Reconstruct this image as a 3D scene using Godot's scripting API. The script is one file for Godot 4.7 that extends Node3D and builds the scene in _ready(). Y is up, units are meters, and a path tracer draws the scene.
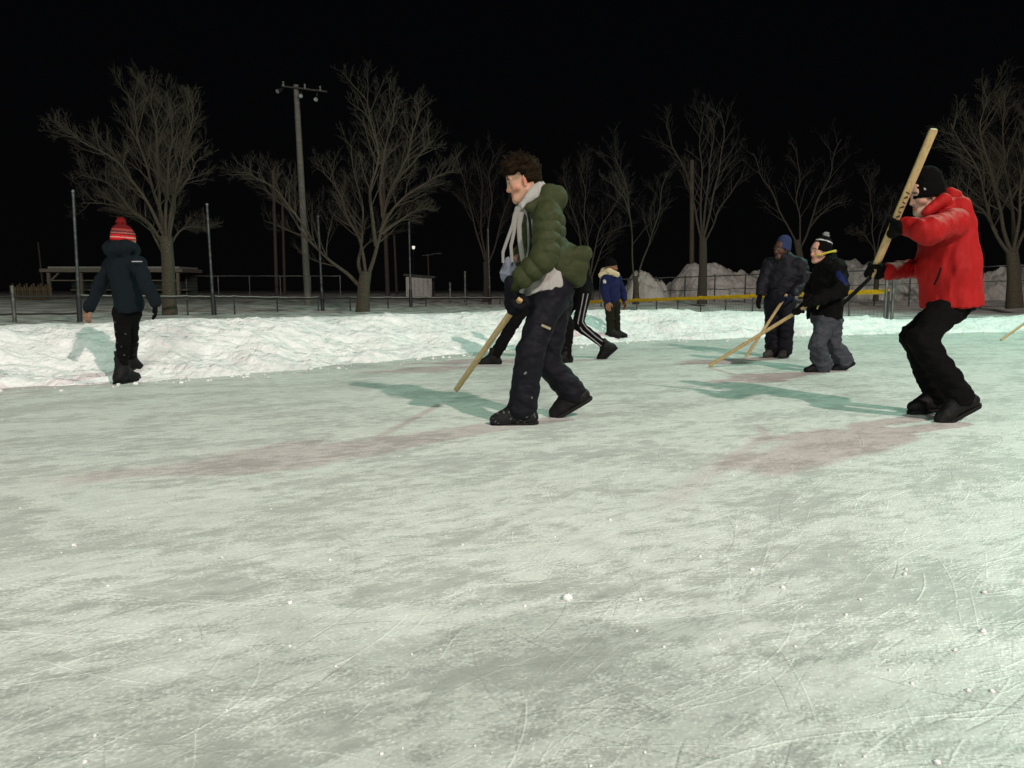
extends Node3D
# A floodlit outdoor rink at night: skaters in boots with wooden sticks, a ploughed snow bank, bare trees beyond.

const FOCAL := 769.0
const EYE := Vector3(0, 0.85, 0)
const TILT := 0.1241
var names := {}
var rng := RandomNumberGenerator.new()
var M := {}
var wrinkle := FastNoiseLite.new()
var lumpy := FastNoiseLite.new()

# ---------------------------------------------------------------- mesh collector
class Painter:
	func tint(_p: Vector3) -> Color:
		return Color.WHITE

class MB:
	var v := PackedVector3Array()
	var n := PackedVector3Array()
	var c := PackedColorArray()
	var uv := PackedVector2Array()
	var idx := PackedInt32Array()
	func vert(p: Vector3, nn: Vector3, col := Color.WHITE, t := Vector2.ZERO) -> int:
		v.append(p); n.append(nn); c.append(col); uv.append(t)
		return v.size() - 1
	func tri(a: int, b: int, d: int) -> void:
		var f := (v[b] - v[a]).cross(v[d] - v[a])
		if f.dot(n[a] + n[b] + n[d]) > 0.0:
			idx.append(a); idx.append(d); idx.append(b)
		else:
			idx.append(a); idx.append(b); idx.append(d)
	func tube(pts: Array, radii: Array, sides: int, col := Color.WHITE, caps := true, flat := 1.0, side := Vector3.ZERO) -> void:
		var m := pts.size()
		var first := v.size()
		var prev := Vector3.ZERO
		var along := 0.0
		for i in m:
			var p: Vector3 = pts[i]
			var d: Vector3 = (pts[mini(i + 1, m - 1)] - pts[maxi(i - 1, 0)]).normalized()
			if i == 0:
				prev = side if side != Vector3.ZERO else (Vector3.UP if absf(d.y) < 0.9 else Vector3.RIGHT)
			else:
				along += p.distance_to(pts[i - 1])
			var a := (prev - d * prev.dot(d)).normalized()
			prev = a
			var b := d.cross(a)
			var r: float = radii[i]
			for k in sides:
				var t := TAU * k / sides
				var o := a * cos(t) + b * sin(t) * flat
				vert(p + o * r, (a * cos(t) * flat + b * sin(t)).normalized(), col, Vector2(float(k) / sides, along))
		for i in m - 1:
			for k in sides:
				var q := first + i * sides
				var k2 := (k + 1) % sides
				tri(q + k, q + k2, q + sides + k)
				tri(q + k2, q + sides + k2, q + sides + k)
		if caps:
			for e in [0, m - 1]:
				var d2: Vector3 = (pts[0] - pts[1]).normalized() if e == 0 else (pts[m - 1] - pts[m - 2]).normalized()
				var ring := []
				for k in sides:
					ring.append(vert(v[first + e * sides + k], d2, col))
				for k in range(1, sides - 1):
					tri(ring[0], ring[k], ring[k + 1])
	# a box with bevelled edges; axes x, y, z are half extents
	func box(at: Vector3, x: Vector3, y: Vector3, z: Vector3, bevel := 0.006, col := Color.WHITE) -> void:
		var ax := [x, y, z]
		var ln := [x.length(), y.length(), z.length()]
		var bv: float = minf(bevel, minf(ln[0], minf(ln[1], ln[2])) * 0.4)
		for i in 3:
			var j := (i + 1) % 3
			var k := (i + 2) % 3
			var ui: Vector3 = ax[i] / ln[i]
			var uj: Vector3 = ax[j] / ln[j]
			var uk: Vector3 = ax[k] / ln[k]
			for s in [-1.0, 1.0]:
				var q := []
				for w in [[-1, -1], [1, -1], [1, 1], [-1, 1]]:
					q.append(vert(at + ui * s * ln[i] + uj * w[0] * (ln[j] - bv) + uk * w[1] * (ln[k] - bv), ui * s, col, Vector2(w[0] * ln[j], w[1] * ln[k])))
				tri(q[0], q[1], q[2]); tri(q[0], q[2], q[3])
				for s2 in [-1.0, 1.0]:
					var nn: Vector3 = (ui * s + uj * s2).normalized()
					var e := []
					for w in [-1.0, 1.0]:
						e.append(vert(at + ui * s * ln[i] + uj * s2 * (ln[j] - bv) + uk * w * (ln[k] - bv), nn, col))
						e.append(vert(at + ui * s * (ln[i] - bv) + uj * s2 * ln[j] + uk * w * (ln[k] - bv), nn, col))
					tri(e[0], e[1], e[2]); tri(e[1], e[3], e[2])
	func add(a: Array, col := Color.WHITE, xf := Transform3D.IDENTITY, paint: Painter = null) -> void:
		var first := v.size()
		var pv: PackedVector3Array = a[0]
		var pn: PackedVector3Array = a[1]
		var pi: PackedInt32Array = a[2]
		for i in pv.size():
			vert(xf * pv[i], (xf.basis * pn[i]).normalized(), paint.tint(pv[i]) if paint else col, Vector2.ZERO)
		for i in range(0, pi.size(), 3):
			tri(first + pi[i], first + pi[i + 1], first + pi[i + 2])
	func mesh() -> ArrayMesh:
		var a := []
		a.resize(Mesh.ARRAY_MAX)
		a[Mesh.ARRAY_VERTEX] = v
		a[Mesh.ARRAY_NORMAL] = n
		a[Mesh.ARRAY_COLOR] = c
		a[Mesh.ARRAY_TEX_UV] = uv
		a[Mesh.ARRAY_INDEX] = idx
		var m := ArrayMesh.new()
		m.add_surface_from_arrays(Mesh.PRIMITIVE_TRIANGLES, a)
		return m

# ---------------------------------------------------------------- distance fields meshed as surface nets
# prim: {a, b, ra, rb, k smooth, n + s squash, puff [count, depth], op "sub" / "cut" (plane through a, b = outward normal)}
func cap(a: Vector3, b: Vector3, ra: float, rb := -1.0, k := 0.03, more := {}) -> Dictionary:
	var d := {"a": a, "b": b, "ra": ra, "rb": ra if rb < 0.0 else rb, "k": k}
	d.merge(more)
	return d

func cut(a: Vector3, normal: Vector3) -> Dictionary:
	return {"a": a, "b": normal.normalized(), "op": "cut"}

func nets(prims: Array, h: float, amp := 0.0, freq := 8.0, squeeze := Vector3.ONE, noise: FastNoiseLite = null) -> Array:
	var lo := Vector3.INF
	var hi := -Vector3.INF
	for d in prims:
		if d.get("op", "") != "":
			continue
		var r: float = maxf(d.ra, d.rb) * 1.15 + 2.5 * h + amp
		lo = lo.min(d.a - Vector3.ONE * r).min(d.b - Vector3.ONE * r)
		hi = hi.max(d.a + Vector3.ONE * r).max(d.b + Vector3.ONE * r)
	var nx := int((hi.x - lo.x) / h) + 2
	var ny := int((hi.y - lo.y) / h) + 2
	var nz := int((hi.z - lo.z) / h) + 2
	var f := PackedFloat32Array()
	f.resize(nx * ny * nz)
	f.fill(1000.0)
	for d in prims:
		var op: String = d.get("op", "")
		var a: Vector3 = d.a
		var b: Vector3 = d.b
		if op == "cut":
			for z in nz:
				for y in ny:
					var i := (z * ny + y) * nx
					for x in nx:
						if f[i + x] < 900.0:
							var e := (lo + Vector3(x, y, z) * h - a).dot(b)
							if e > f[i + x]:
								f[i + x] = e
			continue
		var ra: float = d.ra
		var rb: float = d.rb
		var k: float = d.k
		var r2: float = maxf(ra, rb) * 1.15 + k + 2.5 * h
		var p0 := ((a.min(b) - Vector3.ONE * r2 - lo) / h)
		var p1 := ((a.max(b) + Vector3.ONE * r2 - lo) / h)
		var ab := b - a
		var l2 := maxf(ab.length_squared(), 1e-9)
		var sq: float = d.get("s", 1.0)
		var ax: Vector3 = d.get("n", Vector3.ZERO)
		var w := 1.0 / sq - 1.0
		var puff: Array = d.get("puff", [0, 0.0])
		var pc: float = puff[0]
		var pd: float = puff[1]
		var sub := op == "sub"
		for z in range(maxi(int(p0.z), 0), mini(int(p1.z) + 1, nz)):
			for y in range(maxi(int(p0.y), 0), mini(int(p1.y) + 1, ny)):
				var row := (z * ny + y) * nx
				for x in range(maxi(int(p0.x), 0), mini(int(p1.x) + 1, nx)):
					var q := lo + Vector3(x, y, z) * h - a
					if w != 0.0:
						q += ax * (ax.dot(q) * w)
					var t := clampf(q.dot(ab) / l2, 0.0, 1.0)
					var r := ra + (rb - ra) * t
					if pc > 0.0:
						r += pd * (pow(absf(sin(PI * pc * t)), 0.4) - 0.9)
					var e := (q - ab * t).length() - r
					var old := f[row + x]
					if sub:
						if -e > old:
							f[row + x] = -e
					else:
						var m := maxf(k - absf(old - e), 0.0)
						f[row + x] = minf(old, e) - (m * m / (4.0 * k) if k > 0.0 else 0.0)
	var total := nx * ny * nz
	if amp > 0.0:
		var src := noise if noise else wrinkle
		var near := 5.0 * h
		for z in nz:
			for y in ny:
				var i := (z * ny + y) * nx
				for x in nx:
					if absf(f[i + x]) < near:
						var p := (lo + Vector3(x, y, z) * h) * squeeze * freq
						f[i + x] += amp * src.get_noise_3dv(p)
	var at := PackedInt32Array()
	at.resize(total)
	at.fill(-1)
	var vs := PackedVector3Array()
	var ns := PackedVector3Array()
	var ids := PackedInt32Array()
	var lim := 6.0 * h
	var sy := nx
	var sz := nx * ny
	for z in nz - 1:
		for y in ny - 1:
			var row := (z * ny + y) * nx
			for x in nx - 1:
				var i := row + x
				var f0 := f[i]
				if f0 > lim or f0 < -lim:
					continue
				var f1 := f[i + 1]
				var f2 := f[i + sy]
				var f3 := f[i + sy + 1]
				var f4 := f[i + sz]
				var f5 := f[i + sz + 1]
				var f6 := f[i + sz + sy]
				var f7 := f[i + sz + sy + 1]
				var inside := int(f0 < 0) + int(f1 < 0) + int(f2 < 0) + int(f3 < 0) + int(f4 < 0) + int(f5 < 0) + int(f6 < 0) + int(f7 < 0)
				if inside == 0 or inside == 8:
					continue
				var s := Vector3.ZERO
				var m := 0
				if (f0 < 0) != (f1 < 0): s += Vector3(f0 / (f0 - f1), 0, 0); m += 1
				if (f2 < 0) != (f3 < 0): s += Vector3(f2 / (f2 - f3), 1, 0); m += 1
				if (f4 < 0) != (f5 < 0): s += Vector3(f4 / (f4 - f5), 0, 1); m += 1
				if (f6 < 0) != (f7 < 0): s += Vector3(f6 / (f6 - f7), 1, 1); m += 1
				if (f0 < 0) != (f2 < 0): s += Vector3(0, f0 / (f0 - f2), 0); m += 1
				if (f1 < 0) != (f3 < 0): s += Vector3(1, f1 / (f1 - f3), 0); m += 1
				if (f4 < 0) != (f6 < 0): s += Vector3(0, f4 / (f4 - f6), 1); m += 1
				if (f5 < 0) != (f7 < 0): s += Vector3(1, f5 / (f5 - f7), 1); m += 1
				if (f0 < 0) != (f4 < 0): s += Vector3(0, 0, f0 / (f0 - f4)); m += 1
				if (f1 < 0) != (f5 < 0): s += Vector3(1, 0, f1 / (f1 - f5)); m += 1
				if (f2 < 0) != (f6 < 0): s += Vector3(0, 1, f2 / (f2 - f6)); m += 1
				if (f3 < 0) != (f7 < 0): s += Vector3(1, 1, f3 / (f3 - f7)); m += 1
				at[i] = vs.size()
				vs.append(lo + (Vector3(x, y, z) + s / m) * h)
				ns.append(Vector3(f1 - f0 + f3 - f2 + f5 - f4 + f7 - f6, f2 - f0 + f3 - f1 + f6 - f4 + f7 - f5, f4 - f0 + f5 - f1 + f6 - f2 + f7 - f3).normalized())
				if x == 0 or y == 0 or z == 0:
					continue
				if (f0 < 0) != (f1 < 0):
					_quad(ids, at[i], at[i - sy], at[i - sy - sz], at[i - sz])
				if (f0 < 0) != (f2 < 0):
					_quad(ids, at[i], at[i - 1], at[i - 1 - sz], at[i - sz])
				if (f0 < 0) != (f4 < 0):
					_quad(ids, at[i], at[i - 1], at[i - 1 - sy], at[i - sy])
	return [vs, ns, ids]

func _quad(ids: PackedInt32Array, a: int, b: int, c: int, d: int) -> void:
	if a < 0 or b < 0 or c < 0 or d < 0:
		return
	ids.append(a); ids.append(b); ids.append(c)
	ids.append(a); ids.append(c); ids.append(d)

# ---------------------------------------------------------------- scene helpers
func numbered(called: String) -> String:
	var k: int = names.get(called, 0)
	names[called] = k + 1
	return called if k == 0 else "%s_%03d" % [called, k]

func obj(called: String, mesh: Mesh, mat: Material, parent: Node = null) -> MeshInstance3D:
	var o := MeshInstance3D.new()
	o.mesh = mesh
	o.material_override = mat
	if parent == null:
		o.name = numbered(called)
		add_child(o)
	else:
		o.name = called
		parent.add_child(o, true)
	return o

func thing(called: String, label: String, category: String, at := Vector3.ZERO, group := "") -> Node3D:
	var o := Node3D.new()
	o.name = numbered(called)
	add_child(o)
	o.position = at
	tag(o, label, category, group)
	return o

func tag(o: Node, label: String, category: String, group := "", kind := "") -> void:
	o.set_meta("label", label)
	o.set_meta("category", category)
	if group: o.set_meta("group", group)
	if kind: o.set_meta("kind", kind)

func structure(o: Node, label := "") -> Node:
	o.set_meta("kind", "structure")
	if label: o.set_meta("label", label)
	return o

# a point of the place: column and row of the survey photograph, metres ahead
func P(px: float, py: float, ahead: float) -> Vector3:
	var x := (px - 512.0) / FOCAL
	var y := -(py - 384.0) / FOCAL
	var t := ahead / (y * sin(TILT) + cos(TILT))
	return EYE + Vector3(x, y * cos(TILT) - sin(TILT), 0) * t + Vector3(0, 0, -ahead)

# where that line of sight meets height h
func G(px: float, py: float, h := 0.0) -> Vector3:
	var y := -(py - 384.0) / FOCAL
	var slope := (y * cos(TILT) - sin(TILT)) / (y * sin(TILT) + cos(TILT))
	return P(px, py, (h - EYE.y) / slope)

func lin(hex: String) -> Color:
	return Color(hex).srgb_to_linear()

func mat(rough := 0.85, more := {}) -> StandardMaterial3D:
	var m := StandardMaterial3D.new()
	m.vertex_color_use_as_albedo = true
	m.roughness = rough
	for k in more:
		m.set(k, more[k])
	return m

func noise_tex(freq: float, seed_: int, size := 256, normal := false, strength := 4.0, type := FastNoiseLite.TYPE_SIMPLEX_SMOOTH) -> NoiseTexture2D:
	var nz := FastNoiseLite.new()
	nz.seed = seed_
	nz.noise_type = type
	nz.frequency = freq
	nz.fractal_octaves = 4
	var t := NoiseTexture2D.new()
	t.width = size
	t.height = size
	t.seamless = true
	t.noise = nz
	t.as_normal_map = normal
	t.bump_strength = strength
	return t

func grain_tex(freq: float, seed_: int, dark: float, light: float, size := 256, tint := Color.WHITE) -> NoiseTexture2D:
	var t := noise_tex(freq, seed_, size)
	var g := Gradient.new()
	g.set_color(0, Color(dark * tint.r, dark * tint.g, dark * tint.b))
	g.set_color(1, Color(light * tint.r, light * tint.g, light * tint.b))
	t.color_ramp = g
	return t

func make_materials() -> void:
	wrinkle.noise_type = FastNoiseLite.TYPE_SIMPLEX_SMOOTH
	wrinkle.frequency = 1.0
	wrinkle.fractal_octaves = 2
	wrinkle.seed = 3
	lumpy.noise_type = FastNoiseLite.TYPE_SIMPLEX_SMOOTH
	lumpy.frequency = 1.0
	lumpy.fractal_octaves = 5
	lumpy.fractal_gain = 0.55
	lumpy.seed = 11
	var weave := noise_tex(0.05, 21, 256, true, 3.0)
	var crease := noise_tex(0.02, 22, 256, true, 6.0)
	var mottled := grain_tex(0.03, 23, 0.9, 1.0)
	var tri := {"uv1_triplanar": true, "normal_enabled": true, "normal_texture": crease, "normal_scale": 0.16, "uv1_scale": Vector3.ONE * 5.0, "albedo_texture": mottled}
	M.nylon = mat(0.7, tri.merged({"metallic_specular": 0.3}))
	M.cloth = mat(0.92, tri.merged({"metallic_specular": 0.2, "normal_scale": 0.3, "normal_texture": weave, "uv1_scale": Vector3.ONE * 9.0}, true))
	M.knit = mat(0.95, tri.merged({"metallic_specular": 0.15, "normal_texture": weave, "uv1_scale": Vector3.ONE * 16.0, "normal_scale": 1.0}, true))
	M.skin = mat(0.55, {"metallic_specular": 0.35, "uv1_triplanar": true, "uv1_scale": Vector3.ONE * 14.0, "albedo_texture": grain_tex(0.05, 24, 0.86, 1.0), "subsurf_scatter_enabled": true, "subsurf_scatter_strength": 0.15})
	M.hair = mat(0.75, {"metallic_specular": 0.15})
	M.rubber = mat(0.6, {"metallic_specular": 0.3, "normal_enabled": true, "normal_texture": weave, "uv1_triplanar": true, "uv1_scale": Vector3.ONE * 8.0})
	M.metal = mat(0.45, {"metallic": 0.7, "uv1_triplanar": true, "albedo_texture": grain_tex(0.02, 31, 0.55, 1.0)})
	M.paint = mat(0.5, {"uv1_triplanar": true, "albedo_texture": grain_tex(0.02, 32, 0.7, 1.0), "uv1_scale": Vector3.ONE * 2.0})
	M.timber = mat(0.8, {"uv1_triplanar": true, "albedo_texture": grain_tex(0.015, 33, 0.5, 1.0), "uv1_scale": Vector3(14, 1.2, 14)})
	M.shaft = mat(0.5, {"uv1_triplanar": true, "albedo_texture": grain_tex(0.02, 34, 0.72, 1.0), "uv1_scale": Vector3(9, 2.0, 9)})
	M.bark = mat(0.95, {"uv1_triplanar": true, "uv1_scale": Vector3(2.2, 0.9, 2.2), "albedo_texture": grain_tex(0.03, 35, 0.4, 1.0, 512), "heightmap_enabled": true, "heightmap_texture": noise_tex(0.03, 35, 512), "heightmap_scale": 3.0})
	M.snow = mat(0.85, {"uv1_triplanar": true, "uv1_world_triplanar": true, "uv1_scale": Vector3.ONE * 0.9, "albedo_texture": grain_tex(0.012, 36, 0.92, 1.0, 512), "heightmap_enabled": true, "heightmap_texture": noise_tex(0.02, 37, 512), "heightmap_scale": 2.4, "normal_enabled": true, "normal_scale": 0.4, "normal_texture": noise_tex(0.09, 38, 512, true, 5.0)})
	M.glass = mat(0.15, {"metallic": 0.9})
	M.plastic = mat(0.5)

# ---------------------------------------------------------------- camera, sky and light
func camera_and_light() -> void:
	var cam := Camera3D.new()
	cam.name = "camera"
	cam.position = EYE
	cam.rotation = Vector3(-TILT, 0, 0)
	cam.fov = rad_to_deg(2.0 * atan(384.0 / FOCAL))
	cam.near = 0.05
	cam.far = 800.0
	add_child(cam)
	cam.current = true
	var e := Environment.new()
	e.background_mode = Environment.BG_SKY
	var sm := ProceduralSkyMaterial.new()
	sm.sky_top_color = Color(0.03, 0.035, 0.045)
	sm.sky_horizon_color = Color(0.045, 0.045, 0.05)
	sm.ground_horizon_color = Color(0.045, 0.045, 0.05)
	sm.ground_bottom_color = Color(0.03, 0.03, 0.03)
	sm.sun_angle_max = 1.0
	var sky := Sky.new()
	sky.sky_material = sm
	e.sky = sky
	e.background_energy_multiplier = 0.35
	e.tonemap_mode = Environment.TONE_MAPPER_LINEAR
	e.tonemap_exposure = 1.36
	e.sdfgi_enabled = true
	e.ssao_enabled = true
	e.ssil_enabled = true
	var we := WorldEnvironment.new()
	we.name = "world_environment"
	we.environment = e
	add_child(we)

# a wooden pole with a crossarm and one lit floodlight head, standing outside the frame
func flood_mast(base: Vector3, top: float, aim: Vector3, col: Color, energy: float, label: String, soft := 0.28) -> void:
	var t := thing("floodlight_mast", label, "floodlight", base, "floodlight masts round the rink")
	var mb := MB.new()
	var pts := []
	var rad := []
	for i in 9:
		pts.append(Vector3(0.02 * sin(i * 1.3), top * i / 8.0 + (0.5 if i == 8 else 0.0), 0))
		rad.append(0.16 - 0.006 * i)
	mb.tube(pts, rad, 14, lin("#6b5d4e"))
	obj("pole", mb.mesh(), M.timber, t)
	var f := (aim - (base + Vector3(0, top, 0))).normalized()
	var side := f.cross(Vector3.UP).normalized()
	var flat := Vector3(f.x, 0, f.z).normalized()
	mb = MB.new()
	mb.box(Vector3(0, top, 0) + flat * 0.2, side * 0.7, Vector3.UP * 0.06, flat * 0.05, 0.01, lin("#6e6255"))
	obj("crossarm", mb.mesh(), M.timber, t)
	var c := Vector3(0, top - 0.25, 0) + flat * 0.45
	var up := side.cross(f).normalized()
	mb = MB.new()
	mb.tube([c - f * 0.32, c - f * 0.2, c + f * 0.02, c + f * 0.06], [0.07, 0.13, 0.24, 0.25], 20, lin("#777b7e"), true)
	mb.tube([c - f * 0.1 + up * 0.1, Vector3(0, top, 0) + flat * 0.2], [0.03, 0.03], 8, lin("#777b7e"))
	obj("lamp_housing", mb.mesh(), M.metal, t)
	mb = MB.new()
	mb.tube([c + f * 0.062, c + f * 0.07], [0.23, 0.22], 20, Color.WHITE)
	var glow := StandardMaterial3D.new()
	glow.albedo_color = Color(0.9, 0.9, 0.9)
	glow.emission_enabled = true
	glow.emission = col
	glow.emission_energy_multiplier = 6.0
	obj("lamp_lens", mb.mesh(), glow, t)
	var s := SpotLight3D.new()
	s.name = "flood_light"
	s.light_color = col
	s.light_energy = energy
	s.light_size = soft
	s.spot_range = 90.0
	s.spot_attenuation = 2.0
	s.spot_angle = 70.0
	s.spot_angle_attenuation = 0.8
	s.shadow_enabled = true
	t.add_child(s)
	s.position = c + f * 0.12
	s.look_at_from_position(base + c + f * 0.12, aim, Vector3.UP)

# ---------------------------------------------------------------- ground
const EDGE := [Vector2(-26, 0.0), Vector2(-15, 2.4), Vector2(-9, 4.3), Vector2(-4.3, 6.35), Vector2(-2.2, 7.8), Vector2(-0.6, 9.9), Vector2(1.7, 12.0), Vector2(4.6, 13.3), Vector2(7.6, 14.3), Vector2(11, 15.0), Vector2(15, 14.6), Vector2(18.5, 11.5), Vector2(20, 6), Vector2(20.5, -4)]
var edge_pts := PackedVector2Array()

func make_edge() -> void:
	for i in EDGE.size() - 1:
		var a: Vector2 = EDGE[maxi(i - 1, 0)]
		var b: Vector2 = EDGE[i]
		var c: Vector2 = EDGE[i + 1]
		var d: Vector2 = EDGE[mini(i + 2, EDGE.size() - 1)]
		var m := int(b.distance_to(c) / 0.08) + 1
		for k in m:
			edge_pts.append(b.cubic_interpolate(c, a, d, float(k) / m))

func field_height(x: float, z: float) -> float:
	var h := 0.34 * smoothstep(14.0, 48.0, z) + 0.22 * smoothstep(-1.0, 5.0, x) * smoothstep(24.0, 31.0, z)
	h += 0.05 * lumpy.get_noise_2d(x * 0.25, z * 0.25) + 0.07 * lumpy.get_noise_2d(x * 1.1 + 40.0, z * 1.1)
	return h

func edge_depth(x: float) -> float:
	for i in EDGE.size() - 1:
		if x >= EDGE[i].x and x < EDGE[i + 1].x:
			return lerpf(EDGE[i].y, EDGE[i + 1].y, (x - EDGE[i].x) / (EDGE[i + 1].x - EDGE[i].x))
	return -30.0

func bytes_of(nz: FastNoiseLite, w: int, h: int, W: int, H: int) -> PackedByteArray:
	var im := nz.get_seamless_image(w, h)
	im.convert(Image.FORMAT_L8)
	if w != W or h != H:
		im.resize(W, H, Image.INTERPOLATE_CUBIC)
	return im.get_data()

func ice_textures() -> Array:
	var S := 2048
	var nz := FastNoiseLite.new()
	nz.noise_type = FastNoiseLite.TYPE_SIMPLEX_SMOOTH
	nz.fractal_octaves = 6
	nz.fractal_gain = 0.66
	nz.seed = 5
	nz.frequency = 0.0105
	nz.domain_warp_enabled = true
	nz.domain_warp_amplitude = 40.0
	nz.domain_warp_frequency = 0.012
	var A := bytes_of(nz, 512, 1024, S, S)
	nz.domain_warp_enabled = false
	# soft smears swept by boots, brooms and blades: bristled strokes on a coarser sheet
	var T := 1024
	var sm := PackedFloat32Array()
	sm.resize(T * T)
	var rr := RandomNumberGenerator.new()
	rr.seed = 19
	for i in 5600:
		var x := rr.randf() * T
		var y := rr.randf() * T
		var ang := rr.randfn(0.0, 0.34) if rr.randf() < 0.86 else rr.randf() * TAU
		var bend := rr.randfn(0.0, 0.006)
		var long := int(exp(rr.randf_range(2.6, 5.0)))
		var wd := int(exp(rr.randf_range(0.5, 2.6)))
		var gain := rr.randfn(0.0, 0.15)
		var bristle := PackedFloat32Array()
		for w in 2 * wd + 1:
			bristle.append((1.0 - absf(w - wd) / (wd + 1.0)) * rr.randf_range(-0.45, 1.0) * gain)
		for k in long:
			var fade := minf(1.0, minf(k, long - k) / 9.0)
			var sx := -sin(ang)
			var sy := cos(ang)
			for w in 2 * wd + 1:
				var j := (int(y + sy * (w - wd)) & 1023) * T + (int(x + sx * (w - wd)) & 1023)
				sm[j] += bristle[w] * fade
			x += cos(ang) * 1.7
			y += sin(ang) * 1.7
			ang += bend
	var sb := PackedByteArray()
	sb.resize(T * T)
	for i in T * T:
		sb[i] = clampi(int(128.0 + 175.0 * sm[i]), 0, 255)
	var si := Image.create_from_data(T, T, false, Image.FORMAT_L8, sb)
	si.resize(S, S, Image.INTERPOLATE_CUBIC)
	var B := si.get_data()
	nz.seed = 7
	nz.frequency = 0.16
	nz.fractal_octaves = 3
	var C := bytes_of(nz, 1024, 1024, 1024, 1024)
	nz.seed = 8
	nz.frequency = 0.06
	nz.fractal_gain = 0.7
	var D := bytes_of(nz, 512, 1024, S, S)
	# scratches and scuffs: thin light and dark strokes along the way people move
	var stroke := PackedByteArray()
	stroke.resize(S * S)
	stroke.fill(128)
	var r := RandomNumberGenerator.new()
	r.seed = 77
	for i in 9000:
		var x := r.randf() * S
		var y := r.randf() * S
		var ang := r.randfn(0.0, 0.5) if r.randf() < 0.75 else r.randf() * TAU
		var bend := r.randfn(0.0, 0.0032)
		var long := int(exp(r.randf_range(2.3, 5.25)))
		var gain := r.randf_range(14.0, 70.0) * (1.0 if r.randf() < 0.6 else -0.9)
		var wide := 2 if r.randf() < 0.35 else 1
		for k in long:
			var fade := minf(1.0, minf(k, long - k) / 14.0) * (0.45 + 0.55 * r.randf())
			for w in wide:
				var j := ((int(y) + w) & 2047) * S + (int(x) & 2047)
				stroke[j] = clampi(stroke[j] + int(gain * fade), 0, 255)
			x += cos(ang)
			y += sin(ang)
			ang += bend
	# scuff combs: short parallel strokes where a boot or a stick scraped
	for i in 170:
		var cx := r.randf() * S
		var cy := r.randf() * S
		var ang := r.randfn(0.1, 0.7)
		var m := r.randi_range(4, 11)
		for q in m:
			var x := cx - sin(ang) * q * 5.0 + r.randf_range(-9, 9)
			var y := cy + cos(ang) * q * 5.0 + r.randf_range(-3, 3)
			var long := r.randi_range(12, 60)
			var gain := r.randf_range(20.0, 60.0)
			for k in long:
				var j := (int(y) & 2047) * S + (int(x) & 2047)
				stroke[j] = clampi(stroke[j] + int(gain * r.randf_range(0.3, 1.0)), 0, 255)
				x += cos(ang)
				y += sin(ang)
	var lut := PackedByteArray()
	for i in 1025:
		lut.append(clampi(int(255.0 * Color(i / 1024.0, 0, 0).linear_to_srgb().r + 0.5), 0, 255))
	var rgb := PackedByteArray()
	rgb.resize(S * S * 3)
	var hgt := PackedByteArray()
	hgt.resize(S * S)
	var bare := Vector3(0.432, 0.458, 0.425) * 1024.0
	var frost := Vector3(0.775, 0.815, 0.765) * 1024.0
	var span := frost - bare
	for y in S:
		var row := y * S
		var crow := (y & 1023) * 1024
		for x in S:
			var i := row + x
			var st := stroke[i] - 128
			var g := C[crow + (x & 1023)] - 128
			# frost film lies in ragged sheets with bare ice between; smears and grain eat into its edges
			var sheet := 0.0095 * (A[i] - 115) + 0.0095 * (B[i] - 128) + 0.0042 * (D[i] - 128) + 0.0036 * g
			sheet = clampf(0.5 + 1.15 * sheet, 0.0, 1.0)
			var cover := 0.24 + 0.44 * sheet * sheet * (3.0 - 2.0 * sheet) + 0.0034 * (B[i] - 128) + 0.002 * (D[i] - 128)
			if g > 34:
				cover += (g - 34) * 0.0095 * sheet
			cover = clampf(cover + st * 0.0078, 0.0, 1.25)
			var tone := 1.0 + g * 0.0006
			var o := i * 3
			rgb[o] = lut[clampi(int((bare.x + span.x * cover) * tone), 0, 1024)]
			rgb[o + 1] = lut[clampi(int((bare.y + span.y * cover) * tone), 0, 1024)]
			rgb[o + 2] = lut[clampi(int((bare.z + span.z * cover) * tone), 0, 1024)]
			hgt[i] = clampi(int(60.0 + 100.0 * cover + st * 0.26 + g * 0.06), 0, 255)
	return [ImageTexture.create_from_image(Image.create_from_data(S, S, false, Image.FORMAT_RGB8, rgb)), ImageTexture.create_from_image(Image.create_from_data(S, S, false, Image.FORMAT_L8, hgt))]

func graded(from: float, to: float, fine: float, grow: float, around: float) -> PackedFloat32Array:
	var a := PackedFloat32Array()
	var x := from
	while x < to:
		a.append(x)
		x += fine + grow * absf(x - around)
	a.append(to)
	return a

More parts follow.
